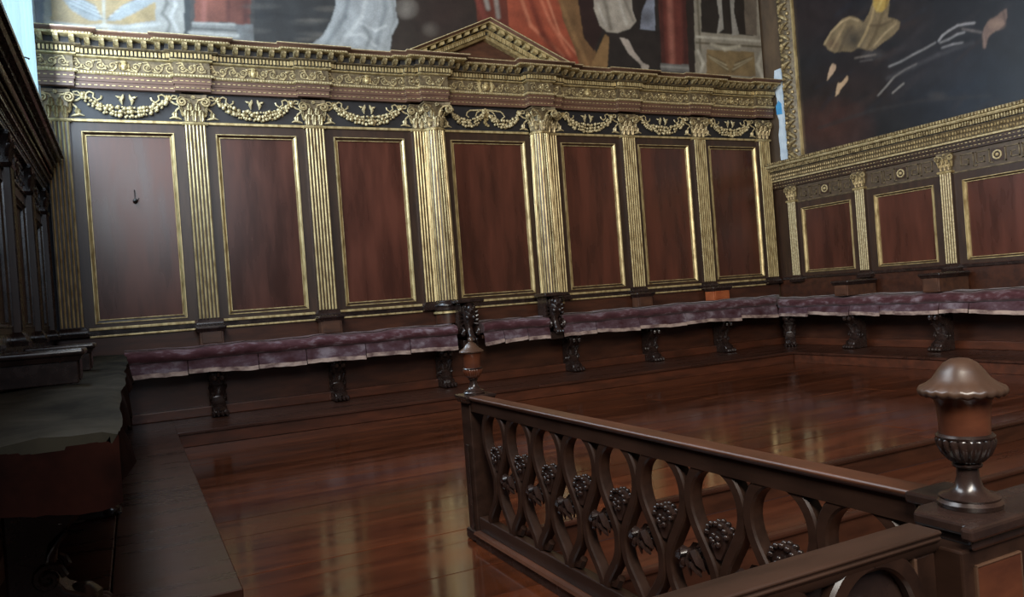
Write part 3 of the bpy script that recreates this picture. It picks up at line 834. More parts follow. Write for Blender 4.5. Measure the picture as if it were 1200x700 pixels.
def side_bay(label, X, rot, ya, yb, pcw, flabel, grp):
    ym = (ya + yb) / 2; s = 1 if rot == RIGHT else -1
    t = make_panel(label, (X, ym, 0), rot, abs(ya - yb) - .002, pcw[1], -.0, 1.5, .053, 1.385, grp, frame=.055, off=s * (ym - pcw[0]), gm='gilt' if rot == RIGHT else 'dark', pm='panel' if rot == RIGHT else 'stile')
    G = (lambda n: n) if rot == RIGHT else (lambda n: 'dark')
    f = thing('key_frieze', flabel, 'frieze', (X, ym, 1.5), rot, 'carved key pattern friezes')
    hb = abs(ya - yb) / 2 - .001
    obj('frieze_board', MB().box(-hb, hb, -.005, .05, 0, .37), G('frieze_brown'), f, smooth=0)
    obj('gilded_fillet', MB().box(-hb + .1, hb - .1, -.02, -.005, .01, .03), G('brown_gilt'), f, smooth=0)
    k = MB(); u = .042
    n = int((hb - .22) / (u * 6)); 
    def bar(x0, z0_, x1, z1_): k.box(min(x0, x1) - .009, max(x0, x1) + .009, -.02, -.004, min(z0_, z1_) - .009, max(z0_, z1_) + .009)
    for sx in (-1, 1):
        for j in range(n):
            bx = sx * (.13 + j * u * 6.2); zz = .075
            pts = [(0, 0), (0, 5), (5, 5), (5, 1), (2, 1), (2, 3), (3.6, 3)]
            for a, b in zip(pts[:-1], pts[1:]):
                bar(bx + sx * a[0] * u, zz + a[1] * u, bx + sx * b[0] * u, zz + b[1] * u)
            bar(bx + sx * 0, zz, bx + sx * -1.2 * u, zz)
    obj('key_pattern', k, G('brown_gilt'), f, kind='stuff', smooth=0)
    r = MB()
    r.tube([(.065 * math.cos(a), -.02, .185 + .065 * math.sin(a)) for a in np.linspace(0, 2 * PI, 17)], .014, 6)
    r.blob((0, -.02, .185), (.03, .03, .03), 8, 4)
    obj('roundel', r, G('cream_gilt'), f)
    r = MB().box(-.1, .1, -.012, -.004, .085, .285)
    obj('roundel_ground', r, G('stile'), f, smooth=0)
flr = [None, 'carved key frieze with roundel nearest the corner of the right wall', 'carved key frieze with roundel, second bay of the right wall', 'carved key frieze with roundel, third bay of the right wall']
for i in (1, 2, 3):
    side_bay(rb[i][2], XR, RIGHT, rb[i][0], rb[i][1], pc[i], flr[i], 'low panels of the right wall')
lbl = ['dark shadowed panel of the left wall nearest the far corner', 'dark shadowed panel of the left wall between the two far pilasters', 'dark shadowed panel of the left wall above the armrests']
fll = ['shadowed key frieze of the left wall nearest the far corner', 'shadowed key frieze of the left wall, second bay from the corner', 'shadowed key frieze of the left wall, third bay from the corner']
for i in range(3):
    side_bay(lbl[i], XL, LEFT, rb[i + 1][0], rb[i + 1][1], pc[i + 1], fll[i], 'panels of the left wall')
# backing under the cornices and corners
tr2 = struct('trim_2', MB().box(XR, XR + .05, 6.0, YB, -.62, -.002), 'bench', smooth=0)
obj('corner_board', MB().box(XR, XR + .05, 11.86, YB, 0, 1.9), 'stile', tr2, smooth=0)
obj('dark_fillet', MB().box(XR - .03, XR, 6.0, YB - .1, -.06, -.01), 'dark', tr2, smooth=0)
obj('near_board', MB().box(XR, XR + .05, 6.0, 6.76, 0, 1.9), 'stile', tr2, smooth=0)
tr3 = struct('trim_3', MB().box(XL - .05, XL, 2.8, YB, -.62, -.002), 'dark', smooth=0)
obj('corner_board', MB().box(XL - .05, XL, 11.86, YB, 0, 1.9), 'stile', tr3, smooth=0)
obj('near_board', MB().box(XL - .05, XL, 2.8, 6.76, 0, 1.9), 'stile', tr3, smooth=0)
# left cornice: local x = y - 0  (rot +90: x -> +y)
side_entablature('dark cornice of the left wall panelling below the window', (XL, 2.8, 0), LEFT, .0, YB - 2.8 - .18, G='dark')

# upper right wall: corner plaster strip and blue patch
ps = thing('plaster_strip', 'bare pale blue-white plaster strip in the corner beside the gilt frame', 'plaster', (XR + .05, 12.1, 2.4))
ed = []
rr = random.Random(3)
for k in range(14):
    ed.append((12.16 + rr.uniform(-.03, .03), 2.4 + (4.35 - 2.4) * k / 13))
poly = [(11.8, 2.4)] + ed + [(11.8, 4.35)]
obj('bare_plaster', MB().prism(poly, XR + .03, XR + .055, 'x'), 'bluewall', ps, org=(XR + .05, 12.1, 2.4), smooth=0)
obj('blue_patch', MB().prism([(12.17, 3.42), (12.02, 3.4), (12.03, 3.62), (12.1, 3.7), (12.18, 3.6)], XR + .02, XR + .031, 'x'), 'bluepatch', ps, org=(XR + .05, 12.1, 2.4), smooth=0)

# ------------------------------------------------------------------ paintings
CX0, CY0 = 600.0, 350.0
F = 912.064
rv = np.array(_r); uv = np.array(_u); wv = np.array(_w)
def photo(P):
    d = P @ wv
    return 600 + F * (P @ rv) / d, 350 - F * (P @ uv) / d
def inside(px, py, poly):
    ins = np.zeros(px.shape, bool); n = len(poly); j = n - 1
    for i in range(n):
        xi, yi = poly[i]; xj, yj = poly[j]
        if yi != yj:
            c = ((yi > py) != (yj > py)) & (px < (xj - xi) * (py - yi) / (yj - yi) + xi)
            ins ^= c
        j = i
    return ins
def seg_dist(px, py, a, b):
    ax, ay = a; bx, by = b; dx, dy = bx - ax, by - ay; L2 = dx * dx + dy * dy + 1e-9
    t = np.clip(((px - ax) * dx + (py - ay) * dy) / L2, 0, 1)
    return np.hypot(px - ax - t * dx, py - ay - t * dy)
def lin(c):
    return np.array(s2l(c)[:3])
def paint(px, py, base, layers, nr, nc, blur, gain, sat):
    col = np.tile(lin(base), (len(px), 1))
    rs = np.random.RandomState(5)
    for L in layers:
        if L[0] == 'p':
            m = inside(px, py, L[1]); a = L[3] if len(L) > 3 else 1.0
            col[m] = col[m] * (1 - a) + lin(L[2]) * a
        elif L[0] == 's':       # stroke: points, colour, width, alpha
            for a, b in zip(L[1][:-1], L[1][1:]):
                d = seg_dist(px, py, a, b); m = np.clip(1.3 - d / L[3], 0, 1)[:, None] * (L[4] if len(L) > 4 else 1.0)
                col[:] = col * (1 - m) + lin(L[2]) * m
        elif L[0] == 'b':       # soft blotch: centre, radii, colour, alpha
            d = np.hypot((px - L[1][0]) / L[2][0], (py - L[1][1]) / L[2][1]); m = (np.clip(1 - d, 0, 1) ** .7)[:, None] * L[4]
            col[:] = col * (1 - m) + lin(L[3]) * m
    g = col.reshape(nr, nc, 3)
    for _ in range(blur):
        q = np.pad(g, ((1, 1), (1, 1), (0, 0)), 'edge')
        g = (q[:-2, 1:-1] + q[2:, 1:-1] + q[1:-1, :-2] + q[1:-1, 2:] + 2 * g) / 6
    rs = np.random.RandomState(4)
    g = g * (1 + .16 * (rs.rand(nr, nc, 1) - .5))
    lum = g.mean(-1, keepdims=True)
    return ((lum + (g - lum) * sat) * gain).reshape(-1, 3)
def canvas(name, parent, grid, loc, cols, matname, nrm):
    nr, nc = grid.shape[:2]
    vs = grid.reshape(-1, 3); n = len(vs)
    idx = np.arange(n).reshape(nr, nc)
    fs = np.stack([idx[:-1, :-1], idx[:-1, 1:], idx[1:, 1:], idx[1:, :-1]], -1).reshape(-1, 4)
    me = bpy.data.meshes.new(name)
    me.from_pydata([tuple(v) for v in ((vs - np.array(loc)) * K).tolist()], [], fs.tolist())
    at = me.color_attributes.new('paint', 'FLOAT_COLOR', 'POINT')
    at.data.foreach_set('color', np.concatenate([cols, np.ones((n, 1))], 1).astype(np.float32).ravel())
    me.materials.append(M[matname])
    o = bpy.data.objects.new(name, me); COL.objects.link(o); o.parent = parent
    return o
layers = [
    # left stone panel
    ('p', [(36, -60), (60, -60), (56, 42), (36, 40)], (104, 112, 126)),  # edge strip: blue haze put into the canvas colour
    ('p', [(55, -60), (216, -60), (216, 50), (50, 42)], (160, 158, 150)),
    ('p', [(60, -60), (183, -60), (182, 24), (160, 27), (122, 34), (90, 28), (60, 26)], (168, 142, 92)),
    ('p', [(66, -10), (92, -6), (112, 10), (121, 24), (104, 24), (84, 12)], (146, 152, 152)),
    ('p', [(124, 25), (140, 10), (160, -2), (182, -10), (182, 2), (160, 14), (140, 24)], (152, 158, 158)),
    ('s', [(121, -20), (122, 30)], (176, 174, 160), 2.0), 
    ('s', [(56, 26), (100, 32), (122, 30), (148, 32), (186, 28)], (188, 188, 182), 2.5),
    ('s', [(56, 38), (110, 36), (216, 46)], (186, 186, 180), 2.0),
    ('s', [(188, -20), (196, 4), (190, 16), (200, 26), (196, 38)], (120, 118, 112), 2.5),
    ('s', [(198, -20), (206, 6), (200, 20), (208, 36)], (192, 190, 184), 2.5),
    ('p', [(215, -60), (223, -60), (223, 52), (216, 50)], (58, 64, 66)),
]
for k in range(7):
    layers.append(('s', [(120 - k * 1.5, 22 - k * 2.6), (84 - k * 2, 6 - k * 3)], (186, 192, 192) if k % 2 else (104, 110, 112), 1.1, .8))
    layers.append(('s', [(126 + k * 3, 22 - k * 2.6), (160 + k * 3.4, 2 - k * 2)], (190, 196, 196) if k % 2 else (108, 114, 116), 1.1, .8))
layers += [
    ('p', [(223, -60), (300, -60), (300, 54), (223, 50)], (74, 72, 70)),
    ('p', [(272, -60), (296, -60), (293, 30), (270, 30)], (116, 64, 52)),
    ('p', [(229, -60), (272, -60), (272, 26), (228, 26)], (132, 74, 58)),
    ('s', [(240, -60), (239, 24)], (164, 98, 84), 4, .7), ('s', [(268, -60), (268, 24)], (84, 42, 38), 4, .7), ('s', [(290, -60), (288, 24)], (80, 42, 40), 4, .7),
    ('p', [(226, 26), (275, 27), (280, 42), (284, 56), (220, 50)], (132, 132, 128)),
    ('p', [(275, 28), (296, 29), (298, 58), (280, 56)], (116, 118, 118)),
    ('s', [(226, 27), (275, 29)], (172, 172, 166), 1.6), ('s', [(222, 38), (279, 42)], (176, 176, 170), 2), ('s', [(224, 33), (277, 36)], (84, 84, 82), 1.4),
    ('p', [(298, -60), (400, -60), (400, 66), (298, 60)], (54, 56, 57)),
]
rs = np.random.RandomState(11)
for k in range(16):
    x, y = rs.uniform(300, 385), rs.uniform(-10, 50)
    layers.append(('b', (x, y), (rs.uniform(14, 30), rs.uniform(2, 5)), [(112, 106, 98), (38, 42, 46), (92, 90, 86)][k % 3], .7))
layers += [
    ('p', [(455, -60), (560, -60), (560, 76), (455, 66)], (56, 45, 38)),
    ('b', (476, 10), (16, 14), (150, 140, 128), .9), ('b', (505, 34), (12, 10), (132, 124, 112), .8), ('b', (520, 20), (40, 40), (62, 44, 38), .9), ('b', (545, 40), (34, 26), (52, 40, 36), .8),
    ('p', [(396, -60), (460, -60), (464, 14), (467, 26), (459, 42), (456, 70), (360, 56), (378, 42), (388, 24), (393, 8)], (178, 182, 182)),
    ('s', [(412, -20), (404, 20), (384, 50)], (136, 142, 144), 3.5, .8), ('s', [(430, -10), (424, 20), (398, 54)], (208, 210, 208), 3, .8), ('s', [(448, -20), (452, 10), (440, 56)], (142, 148, 150), 3.5, .8),
    ('s', [(420, 26), (440, 36), (452, 30)], (212, 214, 212), 2, .8), ('s', [(404, 42), (424, 40), (440, 54)], (210, 212, 210), 2, .8), ('s', [(426, 30), (434, 44), (428, 58)], (146, 152, 152), 2.4, .8),
    ('s', [(458, -10), (463, 20), (455, 46)], (150, 154, 154), 2, .7),
    # red robe group
    ('p', [(553, -60), (612, -60), (612, 40), (560, 30)], (116, 52, 34)),
    ('s', [(560, 0), (570, 24)], (150, 66, 52), 4, .8), ('s', [(580, -10), (584, 20)], (170, 160, 148), 3, .8), ('s', [(568, -6), (572, 10)], (176, 170, 158), 3, .8),
    ('p', [(590, -60), (645, -60), (662, 24), (674, 52), (682, 86), (650, 78), (618, 52), (596, 30)], (178, 78, 42)),
    ('s', [(608, -10), (622, 30), (660, 66)], (222, 128, 86), 2.4, .8), ('s', [(630, -10), (644, 24), (668, 66)], (216, 118, 78), 2.2, .8), ('s', [(618, -10), (636, 40), (660, 74)], (124, 46, 26), 4, .8),
    ('s', [(642, 0), (656, 40), (676, 64)], (224, 134, 92), 1.6, .8), ('b', (660, 72), (20, 10), (120, 40, 30), .7),
    ('p', [(645, -60), (668, -60), (684, 40), (698, 60), (700, 90), (682, 88), (674, 58), (660, 24)], (134, 96, 54)),
    ('s', [(652, -10), (672, 40), (690, 80)], (166, 122, 70), 3, .7),
    ('p', [(668, -60), (700, -60), (706, 36), (696, 60), (684, 44)], (56, 36, 32)),
    ('p', [(706, -60), (775, -60), (780, 96), (706, 92)], (52, 44, 40)),
    ('p', [(692, 78), (709, 40), (714, 44), (711, 92), (690, 88)], (160, 120, 68)),
    ('p', [(752, 14), (766, -20), (768, 36), (750, 34)], (146, 152, 168)), ('b', (757, 20), (10, 12), (60, 50, 44), .6),
    ('p', [(694, -60), (738, -60), (741, 12), (746, 25), (738, 34), (722, 39), (712, 38), (703, 30), (696, 10)], (188, 176, 158)),
    ('s', [(706, -10), (716, 34)], (138, 128, 112), 2.6, .8), ('s', [(722, -10), (734, 28)], (214, 204, 188), 2.4, .8), ('s', [(700, 4), (710, 30)], (212, 202, 186), 1.8, .8), ('s', [(730, -4), (742, 24)], (140, 130, 114), 2, .8),
    ('p', [(726, 44), (736, 46), (744, 62), (754, 74), (761, 77), (757, 87), (752, 84), (751, 76), (736, 62)], (196, 180, 164)),
    ('p', [(768, -60), (801, -60), (807, 76), (776, 76)], (120, 56, 44)),
    ('s', [(782, -60), (788, 74)], (176, 104, 84), 4, .8), ('s', [(800, -60), (804, 74)], (74, 36, 32), 4, .8), ('s', [(771, -60), (778, 74)], (78, 38, 32), 3, .8),
    ('p', [(774, 74), (808, 76), (812, 96), (776, 92)], (128, 124, 118)), ('s', [(775, 78), (808, 80)], (170, 166, 158), 1.5), ('s', [(776, 84), (810, 87)], (80, 78, 74), 1.5),
    ('p', [(801, -60), (814, -60), (818, 100), (808, 98)], (54, 42, 36)),
    # right stone panel
    ('p', [(812, -60), (896, -60), (901, 104), (815, 98)], (166, 156, 136)),
    ('p', [(820, -60), (886, -60), (887, 42), (822, 38)], (52, 44, 38)),
    ('p', [(831, -60), (845, -60), (846, 12), (848, 34), (840, 40), (843, 20)], (176, 170, 158)), ('p', [(850, -60), (863, -60), (860, 14), (866, 40), (858, 42), (857, 20)], (172, 166, 154)),
    ('p', [(868, -60), (886, -60), (887, 42), (874, 40)], (122, 108, 92)),
    ('s', [(816, -20), (820, 46), (822, 92)], (120, 110, 90), 1.4), ('s', [(816, 43), (890, 48)], (204, 196, 176), 1.8), ('s', [(816, 50), (892, 55)], (110, 98, 76), 1.4),
    ('p', [(828, 58), (884, 61), (886, 90), (828, 87)], (150, 124, 80)),
    ('s', [(818, 60), (824, 74), (820, 88)], (206, 198, 178), 2.2), ('s', [(892, 62), (888, 76), (894, 92)], (206, 198, 178), 2.2),
    ('s', [(834, 52), (850, 58), (866, 54)], (200, 190, 164), 2.4),
]
for k in range(5):
    layers.append(('s', [(854 - k * 1, 84 - k * 2.5), (832 - k * .5, 68 - k * 1)], (196, 182, 142) if k % 2 else (112, 90, 56), 1.1, .9))
    layers.append(('s', [(858 + k * 1, 84 - k * 2.5), (880 + k * .5, 70 - k * 1)], (196, 182, 142) if k % 2 else (112, 90, 56), 1.1, .9))
layers += [('p', [(893, -60), (914, -60), (920, 110), (900, 108)], (104, 82, 56)), ('s', [(900, -20), (905, 100)], (140, 112, 76), 3, .6)]
PY = YB + .02
xs = np.linspace(-.93, 12.43, 760); zz = np.concatenate([np.linspace(3.9, 5.95, 120), [6.5, 7.3]])
gx, gz = np.meshgrid(xs, zz)
G = np.stack([gx, np.full_like(gx, PY), gz], -1)
px, py = photo(G.reshape(-1, 3))
bp_t = thing('wall_painting', 'large painted scene of robed figures and red columns above the back wall cornice', 'painting', (5.8, PY, 3.9))
canvas('painted_canvas', bp_t, G, (5.8, PY, 3.9), paint(px, py, (50, 44, 39), layers, 122, 760, 1, .62, .85), 'canvas', 'y')
obj('canvas_backing', MB().box(-.93, 12.43, PY + .003, PY + .03, 3.9, 7.3), 'dark', bp_t, org=(5.8, PY, 3.9), smooth=0)

layers = [
    ('b', (970, 150), (60, 40), (76, 44, 36), .9), ('b', (1000, 100), (70, 40), (44, 30, 28), .7), ('b', (950, 20), (60, 50), (52, 38, 36), .6), ('b', (1130, 110), (90, 60), (30, 38, 50), .9),  # bluish blotch at right: window sheen put into the canvas colour
    ('b', (1010, 62), (34, 22), (30, 24, 24), .9), ('b', (1090, 80), (60, 30), (40, 38, 42), .6), ('b', (1060, 20), (40, 30), (46, 38, 36), .7), ('b', (985, 130), (30, 16), (62, 34, 30), .7),
]
r4 = np.random.RandomState(21)
for k in range(34):      # loose dark brushwork
    x, y = r4.uniform(945, 1195), r4.uniform(-5, 165); a = r4.uniform(-.9, -.3); L = r4.uniform(18, 50)
    layers.append(('s', [(x, y), (x + L * math.cos(a), y + L * math.sin(a))], [(52, 46, 48), (24, 24, 30), (60, 44, 40), (36, 42, 52)][k % 4], r4.uniform(1.5, 5), .35))
layers += [
    ('p', [(965, 50), (968, 46), (974, 36), (985, 24), (993, 19), (1000, 19), (1006, 22), (1012, 27), (1018, 16), (1022, 4), (1026, -30), (1044, -30), (1043, -4), (1042, 10), (1040, 20), (1048, 22), (1055, 26), (1054, 33), (1048, 40), (1040, 46), (1030, 54), (1022, 60), (1014, 58), (1006, 56), (998, 61), (988, 60), (978, 62), (970, 58)], (122, 104, 74)),
    ('b', (1000, 46), (16, 16), (64, 58, 50), .95), ('b', (1012, 36), (8, 14), (92, 80, 60), .8), ('b', (1034, 38), (14, 12), (112, 96, 66), .8), ('b', (976, 52), (9, 7), (96, 70, 54), .7),
    ('s', [(966, 52), (974, 38), (986, 26), (996, 21), (1006, 24)], (176, 152, 112), 1.2, .9), ('s', [(974, 58), (984, 40), (990, 28)], (158, 134, 96), 1.6, .7), ('s', [(984, 60), (990, 44), (998, 32)], (88, 74, 56), 2.0, .8),
    ('s', [(1006, 54), (1014, 40), (1022, 20), (1026, 0)], (166, 142, 98), 1.6, .8), ('s', [(1016, 58), (1026, 40), (1034, 16)], (92, 76, 50), 2.0, .8), ('s', [(1024, 54), (1038, 38), (1050, 28)], (164, 142, 104), 1.3, .8), ('s', [(1020, 30), (1032, 30), (1046, 24)], (84, 68, 46), 1.8, .8),
    ('p', [(1023, 6), (1025, -30), (1044, -30), (1043, -4), (1040, 8), (1034, 14), (1027, 14)], (170, 140, 62)), ('s', [(1028, 12), (1036, -6)], (196, 168, 92), 1.5, .8), ('s', [(1038, 10), (1041, -8)], (120, 94, 42), 1.5, .8),
    ('b', (1024, 64), (16, 8), (70, 66, 66), .8), ('s', [(1002, 68), (1014, 66), (1026, 64)], (130, 120, 112), 1.1, .7), ('s', [(1008, 72), (1022, 70)], (96, 90, 88), 1.0, .6),
    ('p', [(969, 95), (970, 88), (973, 78), (976, 74), (980, 77), (979, 82), (975, 88)], (182, 152, 122)), ('p', [(979, 113), (980, 104), (982, 97), (986, 97), (990, 92), (993, 88), (994, 94), (990, 99), (985, 105), (983, 110)], (188, 156, 120)),
    ('s', [(1042, 78), (1056, 72), (1070, 64), (1084, 57), (1096, 50)], (140, 138, 138), 1.2, .8), ('s', [(1100, 48), (1104, 42), (1112, 36), (1122, 30), (1132, 28), (1142, 27)], (168, 166, 168), 1.2, .85), ('s', [(1102, 50), (1112, 46), (1122, 40), (1130, 38)], (150, 148, 150), 1.3, .8), ('s', [(1104, 56), (1116, 52), (1128, 50)], (142, 140, 142), 1.2, .8), ('s', [(1128, 34), (1140, 36), (1150, 38)], (120, 112, 110), 1.4, .7),
    ('s', [(1029, 112), (1038, 102), (1048, 90), (1060, 82), (1074, 75)], (150, 144, 138), 1.0, .85), ('s', [(1046, 109), (1054, 102), (1059, 98)], (150, 144, 138), 1.0, .8), ('s', [(1040, 92), (1070, 78), (1100, 64), (1140, 50)], (70, 68, 72), 3, .5),
    ('p', [(1152, 46), (1152, 36), (1156, 27), (1162, 22), (1168, 19), (1174, 13), (1179, 11), (1180, 20), (1178, 28), (1172, 34), (1164, 38), (1158, 44), (1155, 56), (1152, 56)], (112, 90, 80)),
    ('b', (1168, 28), (12, 9), (150, 122, 104), .7), ('s', [(1152, 40), (1154, 56)], (130, 108, 98), 1.2, .8), ('s', [(1176, 14), (1178, 26)], (70, 56, 52), 1.4, .7),
    ('s', [(960, 150), (1020, 130), (1080, 118), (1160, 112)], (48, 46, 48), 2.5, .6), ('b', (1098, 112), (14, 6), (70, 64, 60), .5),
]
PXX = XR + .01
ys = np.linspace(11.62, 6.2, 320); zz = np.concatenate([np.linspace(2.3, 6.0, 200), [6.6, 7.2]])
gy, gz = np.meshgrid(ys, zz)
G = np.stack([np.full_like(gy, PXX), gy, gz], -1)
px, py = photo(G.reshape(-1, 3))
rp_t = thing('framed_painting', 'huge dark oil painting with a falling clothed figure in a gilt carved frame', 'painting', (PXX, 9.0, 2.4))
canvas('painted_canvas', rp_t, G, (PXX, 9.0, 2.4), paint(px, py, (30, 30, 34), layers, 202, 320, 1, .8, .9), 'darkcanvas', 'x')
obj('canvas_backing', MB().box(PXX + .003, PXX + .03, 6.2, 11.62, 2.3, 7.2), 'dark', rp_t, org=(PXX, 9.0, 2.4), smooth=0)
FO = (PXX, 9.0, 2.4)
fr = obj('carved_frame', MB().prism([(PXX - .0, 11.52), (PXX - .03, 11.53), (PXX - .1, 11.66), (PXX - .12, 11.76), (PXX - .06, 11.88), (PXX, 11.9)], 2.4, 7.2, 'z'), 'brown_gilt', rp_t, org=FO)
obj('gilded_sight_edge', MB().box(PXX - .05, PXX, 11.5, 11.54, 2.4, 7.2), 'gilt', fr, org=FO, smooth=0)
for k in range(17):
    zc = 2.5 + k * .2; lf = MB(); s = 1 if k % 2 else -1
    lf.tube([(PXX - .1, 11.71 + s * .11, zc - .09), (PXX - .14, 11.71 + s * .06, zc - .03), (PXX - .15, 11.71 - s * .03, zc + .03), (PXX - .11, 11.71 - s * .11, zc + .07)], [.02, .04, .035, .012], 6, up=(-1, 0, 0))
    lf.blob((PXX - .12, 11.71 - s * .07, zc - .05), (.04, .045, .035), 7, 4); lf.blob((PXX - .1, 11.71 + s * .1, zc + .05), (.035, .035, .04), 7, 4)
    obj('carved_leaf', lf, 'oldgilt', fr, org=FO)

# ------------------------------------------------------------------ benches
bracket_m = {}
def bracket_parts(par, loc, rotz):
    if not bracket_m:
        b = MB().prism([(-.03, 0), (-.36, 0), (-.40, .05), (-.37, .13), (-.27, .18), (-.2, .28), (-.22, .40), (-.33, .50), (-.40, .60), (-.36, .77), (-.03, .77)], -.095, .095, 'x')
        o = obj('carved_bracket', b, 'dark', par, loc=loc, rotz=rotz, bevel=.015)
        t = MB()
        for k in range(4):
            x = -.09 + .06 * k
            t.blob((x, -.40, .045), (.034, .06, .045), 8, 5); t.blob((x, -.45, .025), (.014, .025, .014), 6, 3)
        t.blob((0, -.32, .11), (.11, .1, .07), 8, 5)
        obj('lion_paw', t, 'dark', o)
        for sx in (-1, 1):
            obj('side_scroll', MB().tube([(sx * .1, -.3 + p[0], .6 + p[2]) for p in spiral(0, 0, .09, 1.5, 0, 1, 14)], .022, 6, up=(1, 0, 0)), 'dark', o)
            obj('side_scroll', MB().tube([(sx * .1, -.2 + p[0], .25 + p[2]) for p in spiral(0, 0, .07, 1.4, PI, -1, 14)], .018, 6, up=(1, 0, 0)), 'dark', o)
        l = MB()
        l.leaf((0, -.22, .3), .3, .2, .18)
        for sx in (-1, 1):
            l.leaf((sx * .06, -.21, .28), .2, .1, .14, lean=sx * .04); l.blob((sx * .05, -.41, .56), (.04, .035, .045), 7, 4); l.blob((sx * .07, -.4, .68), (.035, .04, .05), 7, 4)
        l.blob((0, -.42, .62), (.03, .04, .06), 7, 4)
        obj('leaf_carving', l, 'dark', o)
        bracket_m['o'] = o
        return o
    return dup(bracket_m['o'], loc, rotz, parent=par)
def bench(label, loc, rot, segs, back_y, front, brk):
    t = thing('wall_bench', label, 'bench', loc, rot)
    for a, b in segs:
        obj('seat_board', MB().box(a, b, front, 0.0, .75, .81), 'bench', t, smooth=0, bevel=.01)
    a = segs[0][0]; b = back_y or segs[-1][1]
    obj('back_board', MB().box(a, b, -.08, -.04, .0, .75), 'bench', t, smooth=0)
    obj('kick_board', MB().box(a, b, -.22, -.08, .0, .14), 'riser', t, smooth=0, bevel=.012)
    for x, y, r in brk:
        bracket_parts(t, (x, y, 0), r)
    return t
BF = 11.72
bench('long carved bench along the back wall on lion-paw brackets', (0, YB, ZP), BACK, [(-.1, 4.72), (5.17, 6.43), (6.68, 11.64)], 12.42, BF - YB + .07,
      [(x, -.12, 0) for x in (1.05, 2.8, 4.58, 7.02, 8.76, 10.5)])
bench('carved bench along the right wall on lion-paw brackets', (XR, YB, ZP), RIGHT, [(.0, 6.6)], 0, -.80 + .07,
      [(RX(10.1), -.34, 0), (RX(8.4), -.34, 0), (RX(6.7), -.34, 0), (.58, -.42, PI / 4)])
bench('dark carved bench in shadow along the left wall', (XL, 3.6, ZP), LEFT, [(.0, 8.7)], 0, -.80 + .03,
      [(.75, -.34, 0), (3.0, -.34, 0), (4.8, -.34, 0), (6.6, -.34, 0)])

def cushion(label, loc, rot, L, D, seed, c0=(0, 0), c1=(0, 0), vb=-.40, pieces=5):
    """loc at wall plane, start; D depth; c0/c1: extra shift (front, wall) of the ends in x"""
    rr = random.Random(seed)
    t = thing('seat_cushion', label, 'cushion', loc, rot, 'velvet cushions on the wall benches')
    z = 0.0
    sec = [(0, -.02), (-.06, .0), (-D * .35, .01), (-D * .7, .005), (-D + .13, -.004), (-D + .04, -.02), (-D - .015, -.055), (-D - .035, -.10), (-D - .02, -.15), (-D + .03, -.18), (-D + .12, -.19), (0, -.19)]
    n = max(8, int(L / .11)); rings = []
    off = [0, 0]
    ph = rr.uniform(0, 6)
    for i in range(n + 1):
        u = i / n; ring = []
        sag = .012 * math.sin(i * .55 + ph) + .008 * math.sin(i * 1.3 + ph * 2)
        e = min(1.0, min(i, n - i) / 1.0 * 1.0 + .72)
        for y, zz in sec:
            q = -y / D
            x = (L + c1[1] * (1 - q) + c1[0] * q) * u + (c0[1] * (1 - q) + c0[0] * q) * (1 - u)
            ring.append((x, y + rr.uniform(-.004, .004), zz + sag * (.4 + .6 * q) + rr.uniform(-.004, .004) if zz > -.17 else zz))
        rings.append(ring)
    obj('velvet_roll', MB().loft(rings), 'velvet', t, smooth=70)
    sm = MB().tube([(r[4][0], r[4][1], r[4][2] + .003) for r in rings], .007, 5)
    obj('seam', sm, 'dark', t)
    # valance pieces with a pale frayed hem
    x = c0[0] + .0; end = L + c1[0]
    cuts = [x]
    for k in range(pieces - 1): cuts.append(x + (end - x) * (k + 1 + rr.uniform(-.25, .25)) / pieces)
    cuts.append(end)
    for a, b in zip(cuts[:-1], cuts[1:]):
        m = max(4, int((b - a) / .09)); r1 = []; r2 = []
        d0 = rr.uniform(-.012, .02); tilt = rr.uniform(-.025, .025)
        for i in range(m + 1):
            u = i / m; xx = a + .006 + (b - a - .012) * u
            fl = .012 * math.sin(i * .9 + ph) + rr.uniform(-.004, .004)
            bot = vb + d0 + tilt * (u - .5) + rr.uniform(-.006, .006) + .012 * math.sin(i * .4 + ph)
            hz = bot + .055
            yt, yb2 = -D + .03, -D - .02 + fl
            ym = yt + (yb2 - yt) * .8
            r1.append([(xx, yt, -.165), (xx, (yt + ym) / 2 - .012, -.25), (xx, ym, hz), (xx, ym + .015, hz), (xx, (yt + ym) / 2 + .004, -.25), (xx, yt + .02, -.165)])
            r2.append([(xx, ym - .004, hz + .004), (xx, yb2 - .002, bot), (xx, yb2 + .014, bot), (xx, ym + .016, hz + .004)])
        v = obj('valance', MB().loft(r1), 'valance', t, smooth=60)
        obj('hem', MB().loft(r2), 'hem', v, smooth=60)
    return t
DB = YB - BF
cushion('long purple velvet cushion on the back bench, left of the carved armrests', (-.12, YB, -.37), BACK, 4.83, DB, 1, pieces=6)
cushion('short purple velvet cushion between the two carved armrests', (5.18, YB, -.37), BACK, 1.24, DB, 2, pieces=3)
cushion('long purple velvet cushion on the back bench, right of the carved armrests', (6.69, YB, -.37), BACK, 11.64 - 6.69, DB, 3, c1=(0, .76), pieces=6)
cushion('worn purple velvet cushion along the right wall bench', (XR, YB, -.43), RIGHT, 6.4, .81, 4, c0=(DB + .02, 0.02), pieces=7, vb=-.355)
